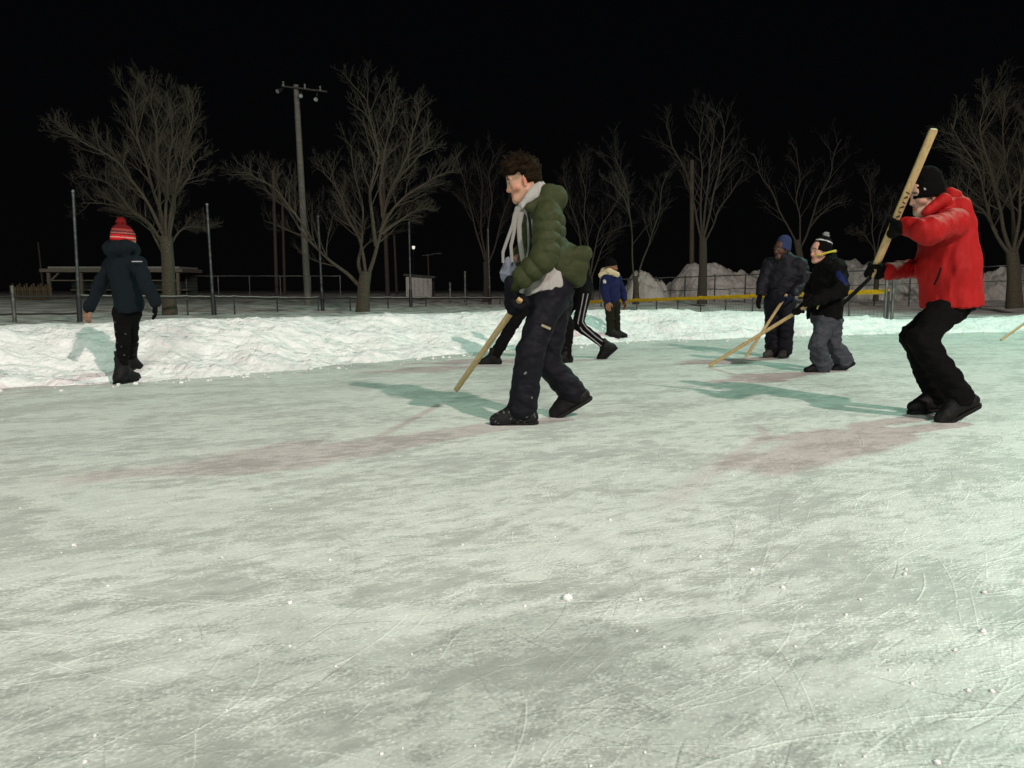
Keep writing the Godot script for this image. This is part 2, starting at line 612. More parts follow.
func ground() -> void:
	make_edge()
	# ice
	var tex := ice_textures()
	M.ice = mat(0.5, {"albedo_texture": tex[0], "heightmap_enabled": true, "heightmap_texture": tex[1], "heightmap_scale": 0.45})
	var xs := graded(-26.0, 22.0, 0.035, 0.03, 0.0)
	var zs := graded(-22.0, 20.0, 0.035, 0.03, 1.8)
	var patch := FastNoiseLite.new()
	patch.noise_type = FastNoiseLite.TYPE_SIMPLEX_SMOOTH
	patch.seed = 9
	patch.frequency = 0.8
	patch.fractal_octaves = 5
	var mb := MB.new()
	var w := xs.size()
	for z in zs:
		for x in xs:
			var u := Vector2(x, z).rotated(-0.5)
			var p1 := patch.get_noise_2d(u.x * 0.7, u.y * 2.4)
			var p2 := patch.get_noise_2d(u.x * 2.6 + 70.0, u.y * 6.5)
			var bare := smoothstep(0.02, 0.5, p1 + 0.45 * p2)
			# the worn-down patch of bare grey ice, with its ragged outline
			var worn := 0.8 * smoothstep(1.0, 0.35, Vector2((x - 0.12) / 0.62, (z - 1.62) / 0.36).length() + 0.75 * p2 + 0.4 * p1) + 0.75 * smoothstep(1.1, 0.3, Vector2((x - 0.1) / 1.9, (z - 1.3) / 0.75).length() + 0.9 * p2 + 0.6 * p1)
			bare = clampf(bare * 0.3 + worn, 0.0, 1.0)
			var k := 1.0 - 0.25 * bare + 0.05 * p2
			mb.vert(Vector3(x, 0, -z), Vector3.UP, Color(k * (1.0 - 0.02 * bare), k, k * (1.0 - 0.01 * bare)), u / 5.2)
	for j in zs.size() - 1:
		for i in w - 1:
			var q := j * w + i
			mb.tri(q, q + 1, q + w)
			mb.tri(q + 1, q + w + 1, q + w)
	structure(obj("ice", mb.mesh(), M.ice), "scuffed grey-white ice of the rink with scrapes and skate marks")
	# snow field beyond
	mb = MB.new()
	var fx := graded(-320.0, 320.0, 0.2, 0.03, 0.0)
	var fz := graded(-320.0, 420.0, 0.16, 0.03, 23.0)
	w = fx.size()
	for z in fz:
		for x in fx:
			var out := smoothstep(0.6, 3.0, z - edge_depth(clampf(x, -25.9, 20.4)))
			if x > 20.4 or z < -22.0:
				out = 1.0
			if z < 0.0 and z > -22.0 and x > -26.0 and x < 20.4:
				out = 0.0
			if x < -26.0:
				out = 1.0
			mb.vert(Vector3(x, lerpf(-0.06, field_height(x, z) + 0.02, out), -z), Vector3.UP, lin("#e4e1dc").lerp(lin("#6f675c"), 0.8 * smoothstep(-0.05, 0.35, lumpy.get_noise_2d(x * 1.6, z * 2.6 + 90.0)))) # dirt and dead grass showing through
	for j in fz.size() - 1:
		for i in w - 1:
			var q := j * w + i
			mb.tri(q, q + 1, q + w)
			mb.tri(q + 1, q + w + 1, q + w)
	smooth(mb)
	structure(obj("snow_field", mb.mesh(), M.snow), "trampled old snow on the field beyond the rink")
	bank()

func smooth(mb: MB) -> void:
	for i in mb.n.size():
		mb.n[i] = Vector3.ZERO
	for i in range(0, mb.idx.size(), 3):
		var a := mb.idx[i]
		var b := mb.idx[i + 1]
		var c := mb.idx[i + 2]
		var f := -(mb.v[b] - mb.v[a]).cross(mb.v[c] - mb.v[a])
		mb.n[a] += f
		mb.n[b] += f
		mb.n[c] += f
	for i in mb.n.size():
		mb.n[i] = mb.n[i].normalized()

func bank_height(x: float, z: float, t: float, along: float) -> float:
	# t runs 0..1 from the rink edge to the field side
	var tall := 0.44 + 0.1 * lumpy.get_noise_1d(along * 0.12 + 7.0)
	tall *= lerpf(1.0, 0.4, smoothstep(5.0, 8.5, x) * smoothstep(14.0, 10.0, x))
	var s := tall * (0.12 * smoothstep(0.0, 0.08, t) + 0.88 * smoothstep(0.02, 0.66, t)) * (1.0 - 0.95 * smoothstep(0.8, 1.0, t))
	var rough := smoothstep(0.0, 0.1, t) * (1.0 - 0.75 * smoothstep(0.55, 0.75, t))
	s += rough * (0.11 * lumpy.get_noise_2d(x * 0.9, z * 0.9) + 0.07 * (absf(lumpy.get_noise_2d(x * 2.2 + 9.0, z * 2.2)) - 0.12) + 0.035 * lumpy.get_noise_2d(x * 8.0, z * 8.0))
	return s

func bank() -> void:
	var mb := MB.new()
	var rows := 76
	var along := 0.0
	var cols := 0
	for i in edge_pts.size():
		var p := edge_pts[i]
		if i > 0:
			along += p.distance_to(edge_pts[i - 1])
		var d := (edge_pts[mini(i + 4, edge_pts.size() - 1)] - edge_pts[maxi(i - 4, 0)]).normalized()
		var nrm := Vector2(-d.y, d.x)
		cols += 1
		for k in rows:
			var t := float(k) / (rows - 1)
			var ragged := 0.28 * lumpy.get_noise_1d(along * 0.7) + 0.12 * lumpy.get_noise_1d(along * 3.0 + 50.0)
			var q := p + nrm * (ragged * (1.0 - t) + 3.3 * t)
			var h := bank_height(q.x, q.y, t, along) - 0.03 + 0.0 * t
			# trodden hollows where feet have gone up
			mb.vert(Vector3(q.x, h + 0.12 * smoothstep(0.8, 1.0, t), -q.y), Vector3.UP, Color(0.93, 0.93, 0.925))
	for i in cols - 1:
		for k in rows - 1:
			var q := i * rows + k
			mb.tri(q, q + 1, q + rows)
			mb.tri(q + 1, q + rows + 1, q + rows)
	smooth(mb)
	structure(obj("snow_bank", mb.mesh(), M.snow), "ploughed white snow bank along the edge of the rink")

# ---------------------------------------------------------------- trees
func sweep(mb: MB, pts: Array, r0: float, r1: float, sides: int, col: Color) -> void:
	var rad := []
	for i in pts.size():
		rad.append(lerpf(r0, r1, pow(float(i) / (pts.size() - 1), 0.85)))
	mb.tube(pts, rad, sides, col, false)

func grow(mb: MB, r: RandomNumberGenerator, at: Vector3, dir: Vector3, length: float, radius: float, level: int, cfg: Dictionary) -> void:
	var n := 5 if level < 2 else 4
	var pts := [at]
	var d := dir.normalized()
	var p := at
	for i in n:
		d = (d + Vector3(r.randfn(0, 0.1), r.randfn(0, 0.08) + cfg.lift * 0.1, r.randfn(0, 0.1))).normalized()
		p += d * length / n
		pts.append(p)
	sweep(mb, pts, radius, maxf(radius * 0.25, 0.0013), 5 if level < 2 else 3, cfg.col)
	branch_out(mb, r, pts, length, radius, level, cfg)

func branch_out(mb: MB, r: RandomNumberGenerator, pts: Array, length: float, radius: float, level: int, cfg: Dictionary) -> void:
	if level >= cfg.depth:
		return
	var n: int = cfg.count[level]
	for i in n:
		var f := 0.25 + 0.75 * (i + r.randf()) / n
		var k := f * (pts.size() - 1)
		var a: Vector3 = pts[int(k)].lerp(pts[mini(int(k) + 1, pts.size() - 1)], k - int(k))
		var d: Vector3 = (pts[mini(int(k) + 1, pts.size() - 1)] - pts[maxi(int(k) - 1, 0)]).normalized()
		var side := d.cross(Vector3(r.randfn(0, 1), r.randfn(0, 1), r.randfn(0, 1))).normalized()
		var l: float = length * (r.randf_range(0.26, 0.46) * (1.0 - 0.5 * f) if level == 0 else r.randf_range(0.38, 0.68) * (1.0 - 0.35 * f))
		grow(mb, r, a, d * 0.8 + side * 0.75 + Vector3.UP * cfg.lift * 0.35, l, maxf(radius * (1.0 - 0.6 * f) * 0.4, 0.0022), level + 1, cfg)

# limbs: arrays of [column, row] in the survey plane, with depth offset; first is the trunk
func tree(label: String, ahead: float, trunk: Array, limbs: Array, width: float, seed_: int, cfg: Dictionary) -> void:
	var base := P(trunk[0][0], trunk[0][1], ahead)
	var t := thing("bare_tree", label, "tree", base, "bare trees beyond the rink")
	var r := RandomNumberGenerator.new()
	r.seed = seed_
	var mb := MB.new()
	var pts := []
	for a in trunk:
		pts.append(P(a[0], a[1], ahead) - base)
	pts[0] += Vector3(0, -0.25, 0)
	var rad := []
	for i in pts.size():
		rad.append(width * (1.25 if i == 0 else lerpf(1.0, 0.8, float(i) / pts.size())))
	mb.tube(pts, rad, 12, cfg.col)
	obj("trunk", mb.mesh(), M.bark, t)
	mb = MB.new()
	for drawn in limbs:
		var l := []
		for k in drawn:
			l.append([drawn[0][0] + (k[0] - drawn[0][0]) * 0.9, drawn[0][1] + (k[1] - drawn[0][1]) * 0.84])
		var q := []
		var off: float = r.randf_range(-1.0, 1.0) * cfg.spread
		var n: int = l.size()
		var jig := r.randf() * 6.0
		# resample the drawn limb and add small kinks
		for i in n - 1:
			for s in 3:
				var f := s / 3.0
				var g := (i + f) / (n - 1)
				var w: Vector2 = Vector2(l[i][0], l[i][1]).cubic_interpolate(Vector2(l[i + 1][0], l[i + 1][1]), Vector2(l[maxi(i - 1, 0)][0], l[maxi(i - 1, 0)][1]), Vector2(l[mini(i + 2, n - 1)][0], l[mini(i + 2, n - 1)][1]), f)
				q.append(P(w.x, w.y, ahead + off * g) - base + Vector3(sin(g * 17.0 + jig), cos(g * 13.0 + jig) * 0.5, sin(g * 11.0 + jig)) * 0.045 * g)
		q.append(P(l[n - 1][0], l[n - 1][1], ahead + off) - base)
		var len := 0.0
		for i in q.size() - 1:
			len += q[i].distance_to(q[i + 1])
		var r0: float = width * clampf(0.14 + len * 0.04, 0.14, 0.36)
		sweep(mb, q, r0, 0.008, 7, cfg.col)
		branch_out(mb, r, q, len, r0, 0, cfg)
	obj("crown", mb.mesh(), M.bark, t)

func trees() -> void:
	var warm := lin("#6e6454")
	var cfg := {"lift": 0.55, "depth": 3, "count": [17, 8, 6], "spread": 1.6, "col": warm}
	tree("wide bare tree with upswept limbs beside the open shelter", 22.0, [[170, 319], [169, 296], [168, 262], [166, 236]],
		[[[166, 240], [150, 205], [133, 175], [112, 148], [82, 128], [58, 112]], [[167, 238], [158, 200], [147, 165], [138, 130], [132, 98], [128, 72]], [[166, 240], [160, 210], [157, 170], [157, 130], [152, 95], [150, 70]], [[168, 244], [171, 210], [178, 172], [184, 140], [192, 110], [196, 80]], [[168, 246], [173, 215], [176, 190], [190, 165], [204, 140]], [[167, 262], [155, 235], [138, 210], [110, 195], [72, 192]], [[169, 250], [180, 228], [196, 222], [212, 226]], [[166, 238], [166, 196], [170, 150], [172, 110], [170, 76]], [[166, 250], [150, 222], [126, 200], [100, 170], [70, 160]]], 0.19, 101, cfg)
	tree("low-forked bare tree with one long limb sweeping sideways", 24.0, [[362, 319], [363, 300], [364, 284], [366, 272]],
		[[[361, 288], [345, 270], [325, 255], [306, 234], [288, 208], [270, 180], [246, 150]], [[368, 276], [376, 250], [382, 225], [387, 195], [398, 165], [420, 138], [440, 115]], [[380, 232], [394, 205], [414, 185], [440, 168], [462, 158]], [[366, 276], [362, 245], [355, 225], [344, 200], [332, 170], [318, 150]], [[376, 246], [372, 215], [370, 180], [378, 140], [372, 100], [362, 66]], [[383, 218], [380, 180], [384, 145], [392, 110], [396, 78]], [[382, 234], [402, 218], [420, 206], [434, 204]], [[312, 240], [300, 220], [280, 190], [258, 170], [236, 158]], [[364, 280], [358, 262], [360, 244], [363, 225], [362, 195], [355, 160], [350, 120]], [[388, 196], [400, 170], [412, 140], [418, 110], [426, 92]]], 0.21, 202, cfg.merged({"count": [15, 8, 6]}, true))
	var thin := cfg.merged({"count": [12, 7, 5], "spread": 1.0, "col": lin("#5f574c")}, true)
	tree("dim bare tree beyond the small shed", 34.0, [[487, 296], [487, 280], [486, 262]], [[[486, 264], [478, 235], [470, 205], [464, 175], [456, 150]], [[487, 262], [488, 225], [492, 190], [490, 158], [494, 130]], [[487, 266], [497, 240], [503, 210], [514, 180], [518, 150]], [[486, 258], [480, 220], [482, 180], [478, 140]]], 0.16, 303, thin)
	tree("many-stemmed bare tree beyond the olive jacket", 29.0, [[590, 296], [590, 285], [590, 276]], [[[589, 280], [582, 250], [576, 215], [566, 180], [560, 158]], [[590, 278], [588, 245], [584, 205], [584, 170], [578, 146]], [[590, 278], [595, 245], [603, 215], [618, 192], [628, 172]], [[591, 280], [600, 252], [612, 225], [630, 215]]], 0.12, 404, thin)
	tree("slender bare tree with two straight leaning stems", 26.0, [[636, 297], [636, 284], [635, 276]], [[[634, 279], [632, 250], [631, 215], [627, 180], [620, 150], [612, 134]], [[637, 279], [644, 255], [652, 232], [660, 205], [664, 178], [672, 150]], [[631, 222], [626, 200], [616, 184], [604, 172]]], 0.1, 505, thin)
	tree("tall bare tree with narrow forked crown behind the wire fence", 27.0, [[702, 297], [703, 270], [703, 248], [703, 238]], [[[702, 242], [696, 215], [692, 190], [684, 160], [670, 128], [662, 104]], [[703, 240], [700, 205], [702, 170], [700, 130], [702, 92]], [[703, 240], [710, 210], [716, 180], [722, 150], [726, 118], [722, 88]], [[704, 244], [714, 222], [722, 200], [738, 178], [746, 160]], [[702, 240], [706, 200], [710, 160], [714, 120], [712, 96]]], 0.15, 606, thin.merged({"count": [11, 5, 4]}, true))
	tree("crooked bare tree rising behind the blue hat", 28.0, [[803, 292], [802, 270], [799, 252], [797, 240]], [[[797, 243], [788, 226], [778, 205], [768, 180], [756, 160], [748, 136]], [[799, 250], [808, 232], [814, 210], [820, 190], [832, 165], [838, 140], [846, 118]], [[800, 245], [800, 215], [796, 190], [800, 160], [796, 128]], [[808, 230], [820, 214], [836, 200], [850, 196]]], 0.13, 707, thin.merged({"count": [10, 5, 3]}, true))
	tree("young bare tree between the striped hat and the red jacket", 27.0, [[876, 294], [877, 270], [876, 252]], [[[876, 256], [872, 228], [872, 205], [868, 180], [862, 160]], [[876, 254], [868, 238], [860, 228], [848, 232]], [[877, 250], [882, 225], [890, 205], [896, 186]]], 0.08, 808, thin)
	tree("big bare tree behind the red jacket", 24.0, [[1015, 300], [1014, 280], [1013, 262], [1012, 252]], [[[1011, 256], [1000, 240], [988, 215], [982, 185], [976, 160], [962, 130], [944, 98]], [[1013, 254], [1014, 220], [1010, 185], [1004, 150], [1002, 115], [1008, 80]], [[1014, 256], [1024, 230], [1036, 200], [1046, 160], [1050, 120]], [[1012, 254], [1002, 225], [998, 195], [990, 165], [982, 130], [976, 96], [984, 66]], [[996, 232], [980, 205], [960, 195], [936, 196]], [[1013, 252], [1020, 210], [1022, 170], [1030, 130], [1026, 90]]], 0.2, 909, cfg)

# ---------------------------------------------------------------- poles, fences, shelters
func net_pole(px: float, py: float, ahead: float, top_px: float, top_py: float, label: String) -> void:
	var b := P(px, py, ahead)
	b.y = field_height(b.x, ahead) - 0.05
	var q := P(top_px, top_py, ahead)
	var t := thing("net_pole", label, "pole", b, "slim net poles along the low fence")
	var mb := MB.new()
	mb.tube([Vector3.ZERO, (q - b) * 0.4, (q - b) * 0.401, q - b], [0.045, 0.045, 0.036, 0.036], 10, lin("#6c6f6f"))
	obj("tube", mb.mesh(), M.metal, t)
	mb = MB.new()
	mb.tube([q - b, q - b + Vector3(0, 0.03, 0), q - b + Vector3(0, 0.05, 0)], [0.045, 0.045, 0.02], 10, lin("#8f9292"))
	obj("cap", mb.mesh(), M.metal, t)
	mb = MB.new()
	mb.tube([Vector3.ZERO, (q - b) * 0.22], [0.06, 0.06], 10, lin("#24262a"))
	obj("sleeve", mb.mesh(), M.plastic, t)

func wood_pole(px: float, py: float, ahead: float, top_px: float, top_py: float, r0: float, label: String, arm := false) -> Node3D:
	var b := P(px, py, ahead)
	b.y = field_height(b.x, ahead) - 0.1
	var q := P(top_px, top_py, ahead) - b
	var t := thing("utility_pole", label, "pole", b, "dark utility poles")
	var mb := MB.new()
	mb.tube([Vector3.ZERO, q * 0.3, q * 0.65, q], [r0, r0 * 0.93, r0 * 0.82, r0 * 0.72], 12, lin("#6f6657"))
	obj("pole", mb.mesh(), M.timber, t)
	if arm:
		mb = MB.new()
		mb.tube([q + Vector3(-0.35, -0.1, 0), q + Vector3(0.1, -0.06, 0), q + Vector3(0.55, 0.04, 0)], [0.04, 0.04, 0.04], 8, lin("#777777"))
		obj("lamp_arm", mb.mesh(), M.metal, t)
		mb = MB.new()
		mb.tube([q + Vector3(0.45, 0.03, 0), q + Vector3(0.55, 0.02, 0), q + Vector3(0.85, 0.02, 0)], [0.05, 0.12, 0.09], 10, lin("#3c3d3f"), true, 0.6)
		obj("lamp_head", mb.mesh(), M.metal, t)
	return t

func field_floodlight() -> void:
	var b := P(308, 297, 30.0)
	b.y = field_height(b.x, 30.0) - 0.1
	var q := P(296, 85, 30.0) - b
	var t := thing("floodlight_pole", "tall wooden pole with unlit lamp heads on its crossarm", "floodlight", b)
	var mb := MB.new()
	mb.tube([Vector3.ZERO, q * 0.3, q * 0.65, q], [0.135, 0.125, 0.115, 0.1], 14, lin("#8b867d"))
	obj("pole", mb.mesh(), M.timber, t)
	mb = MB.new()
	mb.box(q + Vector3(0.35, -0.18, 0.16), Vector3(0.85, -0.1, 0), Vector3(0, 0.03, 0), Vector3(0, 0, 0.03), 0.01, lin("#4c4740"))
	obj("crossarm", mb.mesh(), M.timber, t)
	for a in [[-0.55, -0.3, -0.5], [0.25, -0.48, 0.15], [0.82, -0.62, 0.0]]:
		var c: Vector3 = q + Vector3(a[0], a[1] * 0.9, 0.3)
		var f: Vector3 = Vector3(a[2], -0.55, 0.85).normalized()
		mb = MB.new()
		mb.tube([c - f * 0.2, c - f * 0.1, c + f * 0.1], [0.035, 0.065, 0.095], 14, lin("#4a4c4e"))
		mb.tube([c - f * 0.1, Vector3(c.x, q.y - 0.25 - 0.1 * a[0], 0.16)], [0.025, 0.025], 6, lin("#6b6e70"))
		var h := obj("lamp_head", mb.mesh(), M.metal, t)
		mb = MB.new()
		mb.tube([c + f * 0.102, c + f * 0.112], [0.082, 0.07], 14, lin("#e6e8ea"))
		obj("lens", mb.mesh(), M.glass, h)
		mb = MB.new()
		mb.tube([Vector3(c.x + 0.12, q.y + 0.02 - 0.12 * a[0], 0.16), Vector3(c.x + 0.12, q.y - 0.16 - 0.12 * a[0], 0.16)], [0.05, 0.06], 10, lin("#6c6c6a"))
		obj("ballast_box", mb.mesh(), M.metal, t)

func rail(t: Node3D, called: String, a: Vector3, b: Vector3, r: float, col: Color, m: Material, sag := 0.0) -> void:
	var mb := MB.new()
	var pts := []
	var rad := []
	for i in 9:
		var f := i / 8.0
		pts.append(a.lerp(b, f) - t.position + Vector3(0, -sag * sin(f * PI) + 0.006 * sin(f * 40.0), 0))
		rad.append(r)
	mb.tube(pts, rad, 8, col)
	obj(called, mb.mesh(), m, t)

func fence_post(t: Node3D, at: Vector3, top: float, r: float, col: Color) -> void:
	var mb := MB.new()
	var b := Vector3(at.x, field_height(at.x, -at.z) - 0.1, at.z) - t.position
	var q := Vector3(at.x, top, at.z) - t.position
	mb.tube([b, q, q + Vector3(0, 0.015, 0), q + Vector3(0, 0.03, 0)], [r, r, r * 1.15, r * 0.5], 8, col)
	obj("post", mb.mesh(), M.metal, t)

func wire(t: Node3D, a: Vector3, b: Vector3, ta: float, tb: float, ba: float, bb: float, gap: float, col: Color) -> void:
	# woven wire: two families of slanting strands
	var mb := MB.new()
	var l := a.distance_to(b)
	var n := int(l / gap)
	for i in range(-8, n + 8):
		for s in [-1.0, 1.0]:
			var f0 := float(i) / n
			var f1: float = f0 + s * (ta - ba) / l
			if f0 < 0.0 or f1 < 0.0 or f0 > 1.0 or f1 > 1.0:
				continue
			var p0 := a.lerp(b, f0)
			var p1 := a.lerp(b, f1)
			p0.y = lerpf(ba, bb, f0)
			p1.y = lerpf(ta, tb, f1)
			mb.tube([p0 - t.position, p1 - t.position], [0.0018, 0.0018], 3, col, false)
	var o := obj("wire_mesh", mb.mesh(), M.metal, t)
	o.set_meta("kind", "stuff")

func fences() -> void:
	# low fence with a snow-topped rail along the net poles
	var A := P(-20, 297, 18.0)
	var t := thing("low_fence", "low dark rail fence with slim posts and snow-dusted top rail", "fence", Vector3(A.x, 0, A.z))
	var line := [[-20, 297, 18.0], [12, 296, 18.4], [78, 296, 19.0], [120, 296.5, 20.0], [187, 297, 21.4], [215, 297, 22.1], [234, 297, 22.6], [277, 298, 24.0], [318, 298, 25.4], [350, 298, 26.0], [388, 298, 27.3], [426, 298, 28.6], [466, 298, 30.2], [500, 298, 31.6], [540, 298, 32.5]]
	for i in line.size():
		var q := P(line[i][0], line[i][1] - (9.0 if i == 1 else 0.0), line[i][2])
		fence_post(t, q, q.y, 0.045 if i == 1 else 0.024, lin("#8d8b86") if i == 1 else lin("#57575a"))
		if i > 0:
			var o := P(line[i - 1][0], line[i - 1][1], line[i - 1][2])
			q = P(line[i][0], line[i][1], line[i][2])
			rail(t, "top_rail", o, q, 0.03, lin("#3b3835"), M.timber, 0.015)
			if i != 9 and i > 2:
				rail(t, "rail_snow", o + Vector3(0, 0.03, 0), q + Vector3(0, 0.03, 0), 0.014, lin("#a9a6a0"), M.snow, 0.012)
			if i < 3:
				rail(t, "lower_rail", o - Vector3(0, 0.42, 0), q - Vector3(0, 0.42, 0), 0.02, lin("#3b3835"), M.timber, 0.01)
	net_pole(80, 322, 19.0, 73, 192, "slim grey net pole with black foot beside the walker in the parka")
	net_pole(214, 318, 22.0, 207, 205, "slim grey net pole between the wide tree and the wooden floodlight pole")
	net_pole(323, 316, 25.7, 318, 217, "slim grey net pole in front of the low-forked tree's long limb")
	net_pole(411, 314, 28.0, 409, 223, "slim grey net pole in front of the small shed")
	net_pole(490, 312, 31.4, 488, 230, "slim grey net pole in front of the dim tree beyond the shed")
	# yellow-capped fence
	A = P(585, 302, 27.5)
	var B := P(889, 291, 17.0)
	t = thing("yellow_capped_fence", "low wire fence with bright yellow tube along its top", "fence", Vector3(A.x, 0, A.z))
	var n := 12
	for i in n:
		rail(t, "yellow_cap", A.lerp(B, float(i) / n), A.lerp(B, (i + 0.985) / n), 0.052, lin("#edb90c"), M.paint, 0.012)
	for i in n + 1:
		fence_post(t, A.lerp(B, float(i) / n), A.lerp(B, float(i) / n).y - 0.03, 0.022, lin("#6b6c6d"))
	wire(t, A, B, A.y - 0.03, B.y - 0.03, field_height(A.x, 27.5), field_height(B.x, 17.0), 0.1, lin("#6b6c6d"))
	for s in [0, 1]:
		var q := P(887 + 7 * s, 281, 16.95)
		fence_post(t, q, q.y, 0.035, lin("#8c8d8d"))
	# taller wire fence behind, with rails
	A = P(600, 280, 30.5)
	B = P(1060, 264, 25.5)
	t = thing("wire_fence", "taller chain-link fence running in front of the snow piles", "fence", Vector3(A.x, 0, A.z))
	n = 14
	for i in n + 1:
		var q := A.lerp(B, float(i) / n)
		fence_post(t, q, q.y + 0.02, 0.028, lin("#5d5f61"))
		if i < n:
			rail(t, "top_rail", q, A.lerp(B, (i + 1.0) / n), 0.022, lin("#6f7173"), M.metal)
			rail(t, "mid_rail", q - Vector3(0, 0.5, 0), A.lerp(B, (i + 1.0) / n) - Vector3(0, 0.5, 0), 0.012, lin("#5d5f61"), M.metal)
	wire(t, A, B, A.y, B.y, field_height(A.x, 30.5), field_height(B.x, 25.5), 0.16, lin("#5d5f61"))
	# distant tall fence behind the low one
	A = P(186, 276, 44.0)
	B = P(340, 276, 46.0)
	t = thing("backstop_fence", "dim distant chain-link fence beyond the snowy field", "fence", Vector3(A.x, 0, A.z))
	n = 5
	for i in n + 1:
		var q := A.lerp(B, float(i) / n)
		fence_post(t, q, q.y, 0.04, lin("#8a8a88"))
		if i < n:
			rail(t, "top_rail", q, A.lerp(B, (i + 1.0) / n), 0.03, lin("#8a8a88"), M.metal)
	for a in [[450, 283, 33.0, "shorter grey post standing in the field snow near the dim tree"], [465, 272, 33.0, "taller grey post standing in the field snow near the dim tree"]]:
		var q := P(a[0], a[1], a[2])
		t = thing("marker_post", a[3], "post", Vector3(q.x, field_height(q.x, a[2]), q.z), "short posts in the field snow")
		fence_post(t, q, q.y, 0.05, lin("#8a8983"))

func shelters() -> void:
	# open-fronted players' shelter
	var a := P(50, 303, 42.0)
	var b := P(182, 303, 42.0)
	var y0 := field_height(a.x, 42.0)
	var top := P(50, 272, 42.0).y
	var t := thing("players_shelter", "long low open-fronted timber shelter with flat snowy roof", "shelter", Vector3(a.x, y0, a.z))
	var w := b.x - a.x
	var h := top - y0
	var grey := lin("#a39a8b")
	var mb := MB.new()
	mb.box(Vector3(w / 2, h + 0.08, -1.0), Vector3(w / 2 + 0.25, 0, 0), Vector3(0, 0.09, 0), Vector3(0, 0, 1.35), 0.01, grey)
	var ro := obj("roof", mb.mesh(), M.timber, t)
	mb = MB.new()
	mb.box(Vector3(w / 2 + 0.1, h + 0.23, -1.0), Vector3(w / 2 - 0.05, 0, 0), Vector3(0, 0.055, 0), Vector3(0, 0, 1.25), 0.04, lin("#a5a29c"))
	obj("roof_snow", mb.mesh(), M.snow, ro)
	for i in 5:
		mb = MB.new()
		var x := 0.1 + (w - 0.2) * i / 4.0
		mb.box(Vector3(x, h / 2 - 0.01, 0.1), Vector3(0.075, 0, 0), Vector3(0, h / 2, 0), Vector3(0, 0, 0.075), 0.008, grey)
		obj("post", mb.mesh(), M.timber, t)
		if i == 0 or i == 4:
			mb = MB.new()
			var s := 1.0 if i == 0 else -1.0
			mb.box(Vector3(x + s * 0.3, h - 0.28, 0.1), Vector3(0.26 * s, 0.24, 0), Vector3(-0.025 * s, 0.03, 0), Vector3(0, 0, 0.035), 0.005, grey)
			obj("brace", mb.mesh(), M.timber, t)
	var k := 0
	while k < 9:
		mb = MB.new()
		mb.box(Vector3(w / 2, 0.1 + k * 0.19, -2.2 + 0.006 * (k % 2)), Vector3(w / 2, 0, 0), Vector3(0, 0.088, 0), Vector3(0, 0, 0.02), 0.004, lin("#3f4a40"))
		obj("wall_board", mb.mesh(), M.timber, t)
		k += 1
	mb = MB.new()
	mb.box(Vector3(w / 2, 0.45, -1.7), Vector3(w / 2 - 0.3, 0, 0), Vector3(0, 0.03, 0), Vector3(0, 0, 0.2), 0.006, grey)
	obj("bench", mb.mesh(), M.timber, t)
	mb = MB.new()
	mb.box(Vector3(w / 2, h * 0.68, 0.19), Vector3(w / 2, 0, 0), Vector3(0, 0.03, 0), Vector3(0, 0, 0.012), 0.004, grey)
	obj("front_rail", mb.mesh(), M.timber, t)
	# stacked pickets beside it
	var c := P(12, 306, 38.0)
	t = thing("picket_fence", "short run of weathered brown pickets beside the open shelter", "fence", Vector3(c.x, field_height(c.x, 38.0), c.z))
	for i in 18:
		mb = MB.new()
		var hh := 0.72 + 0.1 * sin(i * 2.1) + 0.002 * i
		mb.box(Vector3(i * 0.115, hh / 2, 0.0), Vector3(0.042, 0, 0), Vector3(0.004 * sin(i * 5.0), hh / 2, 0), Vector3(0, 0, 0.012), 0.004, lin(["#7d6c4e", "#6f5f45", "#877657"][i % 3]))
		obj("picket", mb.mesh(), M.timber, t)
	for y in [0.2, 0.56]:
		mb = MB.new()
		mb.box(Vector3(0.98, y, -0.035), Vector3(1.05, 0, 0), Vector3(0, 0.04, 0), Vector3(0, 0, 0.02), 0.004, lin("#6d5233"))
		obj("cross_rail", mb.mesh(), M.timber, t)
	# small shed
	a = P(406, 296, 45.0)
	b = P(432, 296, 45.0)
	y0 = field_height(a.x, 45.0)
	t = thing("small_shed", "small pale grey shed with a slanting flat roof", "shed", Vector3(a.x, y0, a.z))
	w = b.x - a.x
	h = P(406, 276, 45.0).y - y0
	for i in 6:
		mb = MB.new()
		var x := w * (i + 0.5) / 6.0
		mb.box(Vector3(x, h / 2 - 0.05, 0), Vector3(w / 12.0 - 0.006, 0, 0), Vector3(0, h / 2 - 0.02 * i / 6.0, 0), Vector3(0, 0, 0.02), 0.004, lin("#d8d5cd"))
		obj("wall_panel", mb.mesh(), M.paint, t)
	for s in [0.03, w - 0.03]:
		mb = MB.new()
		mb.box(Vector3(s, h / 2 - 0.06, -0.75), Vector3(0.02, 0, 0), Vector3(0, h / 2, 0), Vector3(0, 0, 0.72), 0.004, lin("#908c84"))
		obj("side_wall", mb.mesh(), M.paint, t)
	mb = MB.new()
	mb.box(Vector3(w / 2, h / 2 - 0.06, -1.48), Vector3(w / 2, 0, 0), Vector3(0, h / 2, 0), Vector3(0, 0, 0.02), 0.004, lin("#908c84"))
	obj("back_wall", mb.mesh(), M.paint, t)
	mb = MB.new()
	mb.box(Vector3(w / 2 + 0.05, h + 0.0, -0.7), Vector3(w / 2 + 0.15, -0.07, 0), Vector3(0.003, 0.06, 0), Vector3(0, 0, 0.95), 0.008, lin("#6f6c67"))
	obj("roof", mb.mesh(), M.timber, t)
	field_floodlight()
	# far poles
	wood_pole(277, 300, 48.0, 273, 170, 0.11, "dark far pole standing nearest the wooden floodlight pole")
	wood_pole(285, 300, 52.0, 282, 190, 0.1, "shorter dark far pole beside the floodlight pole")
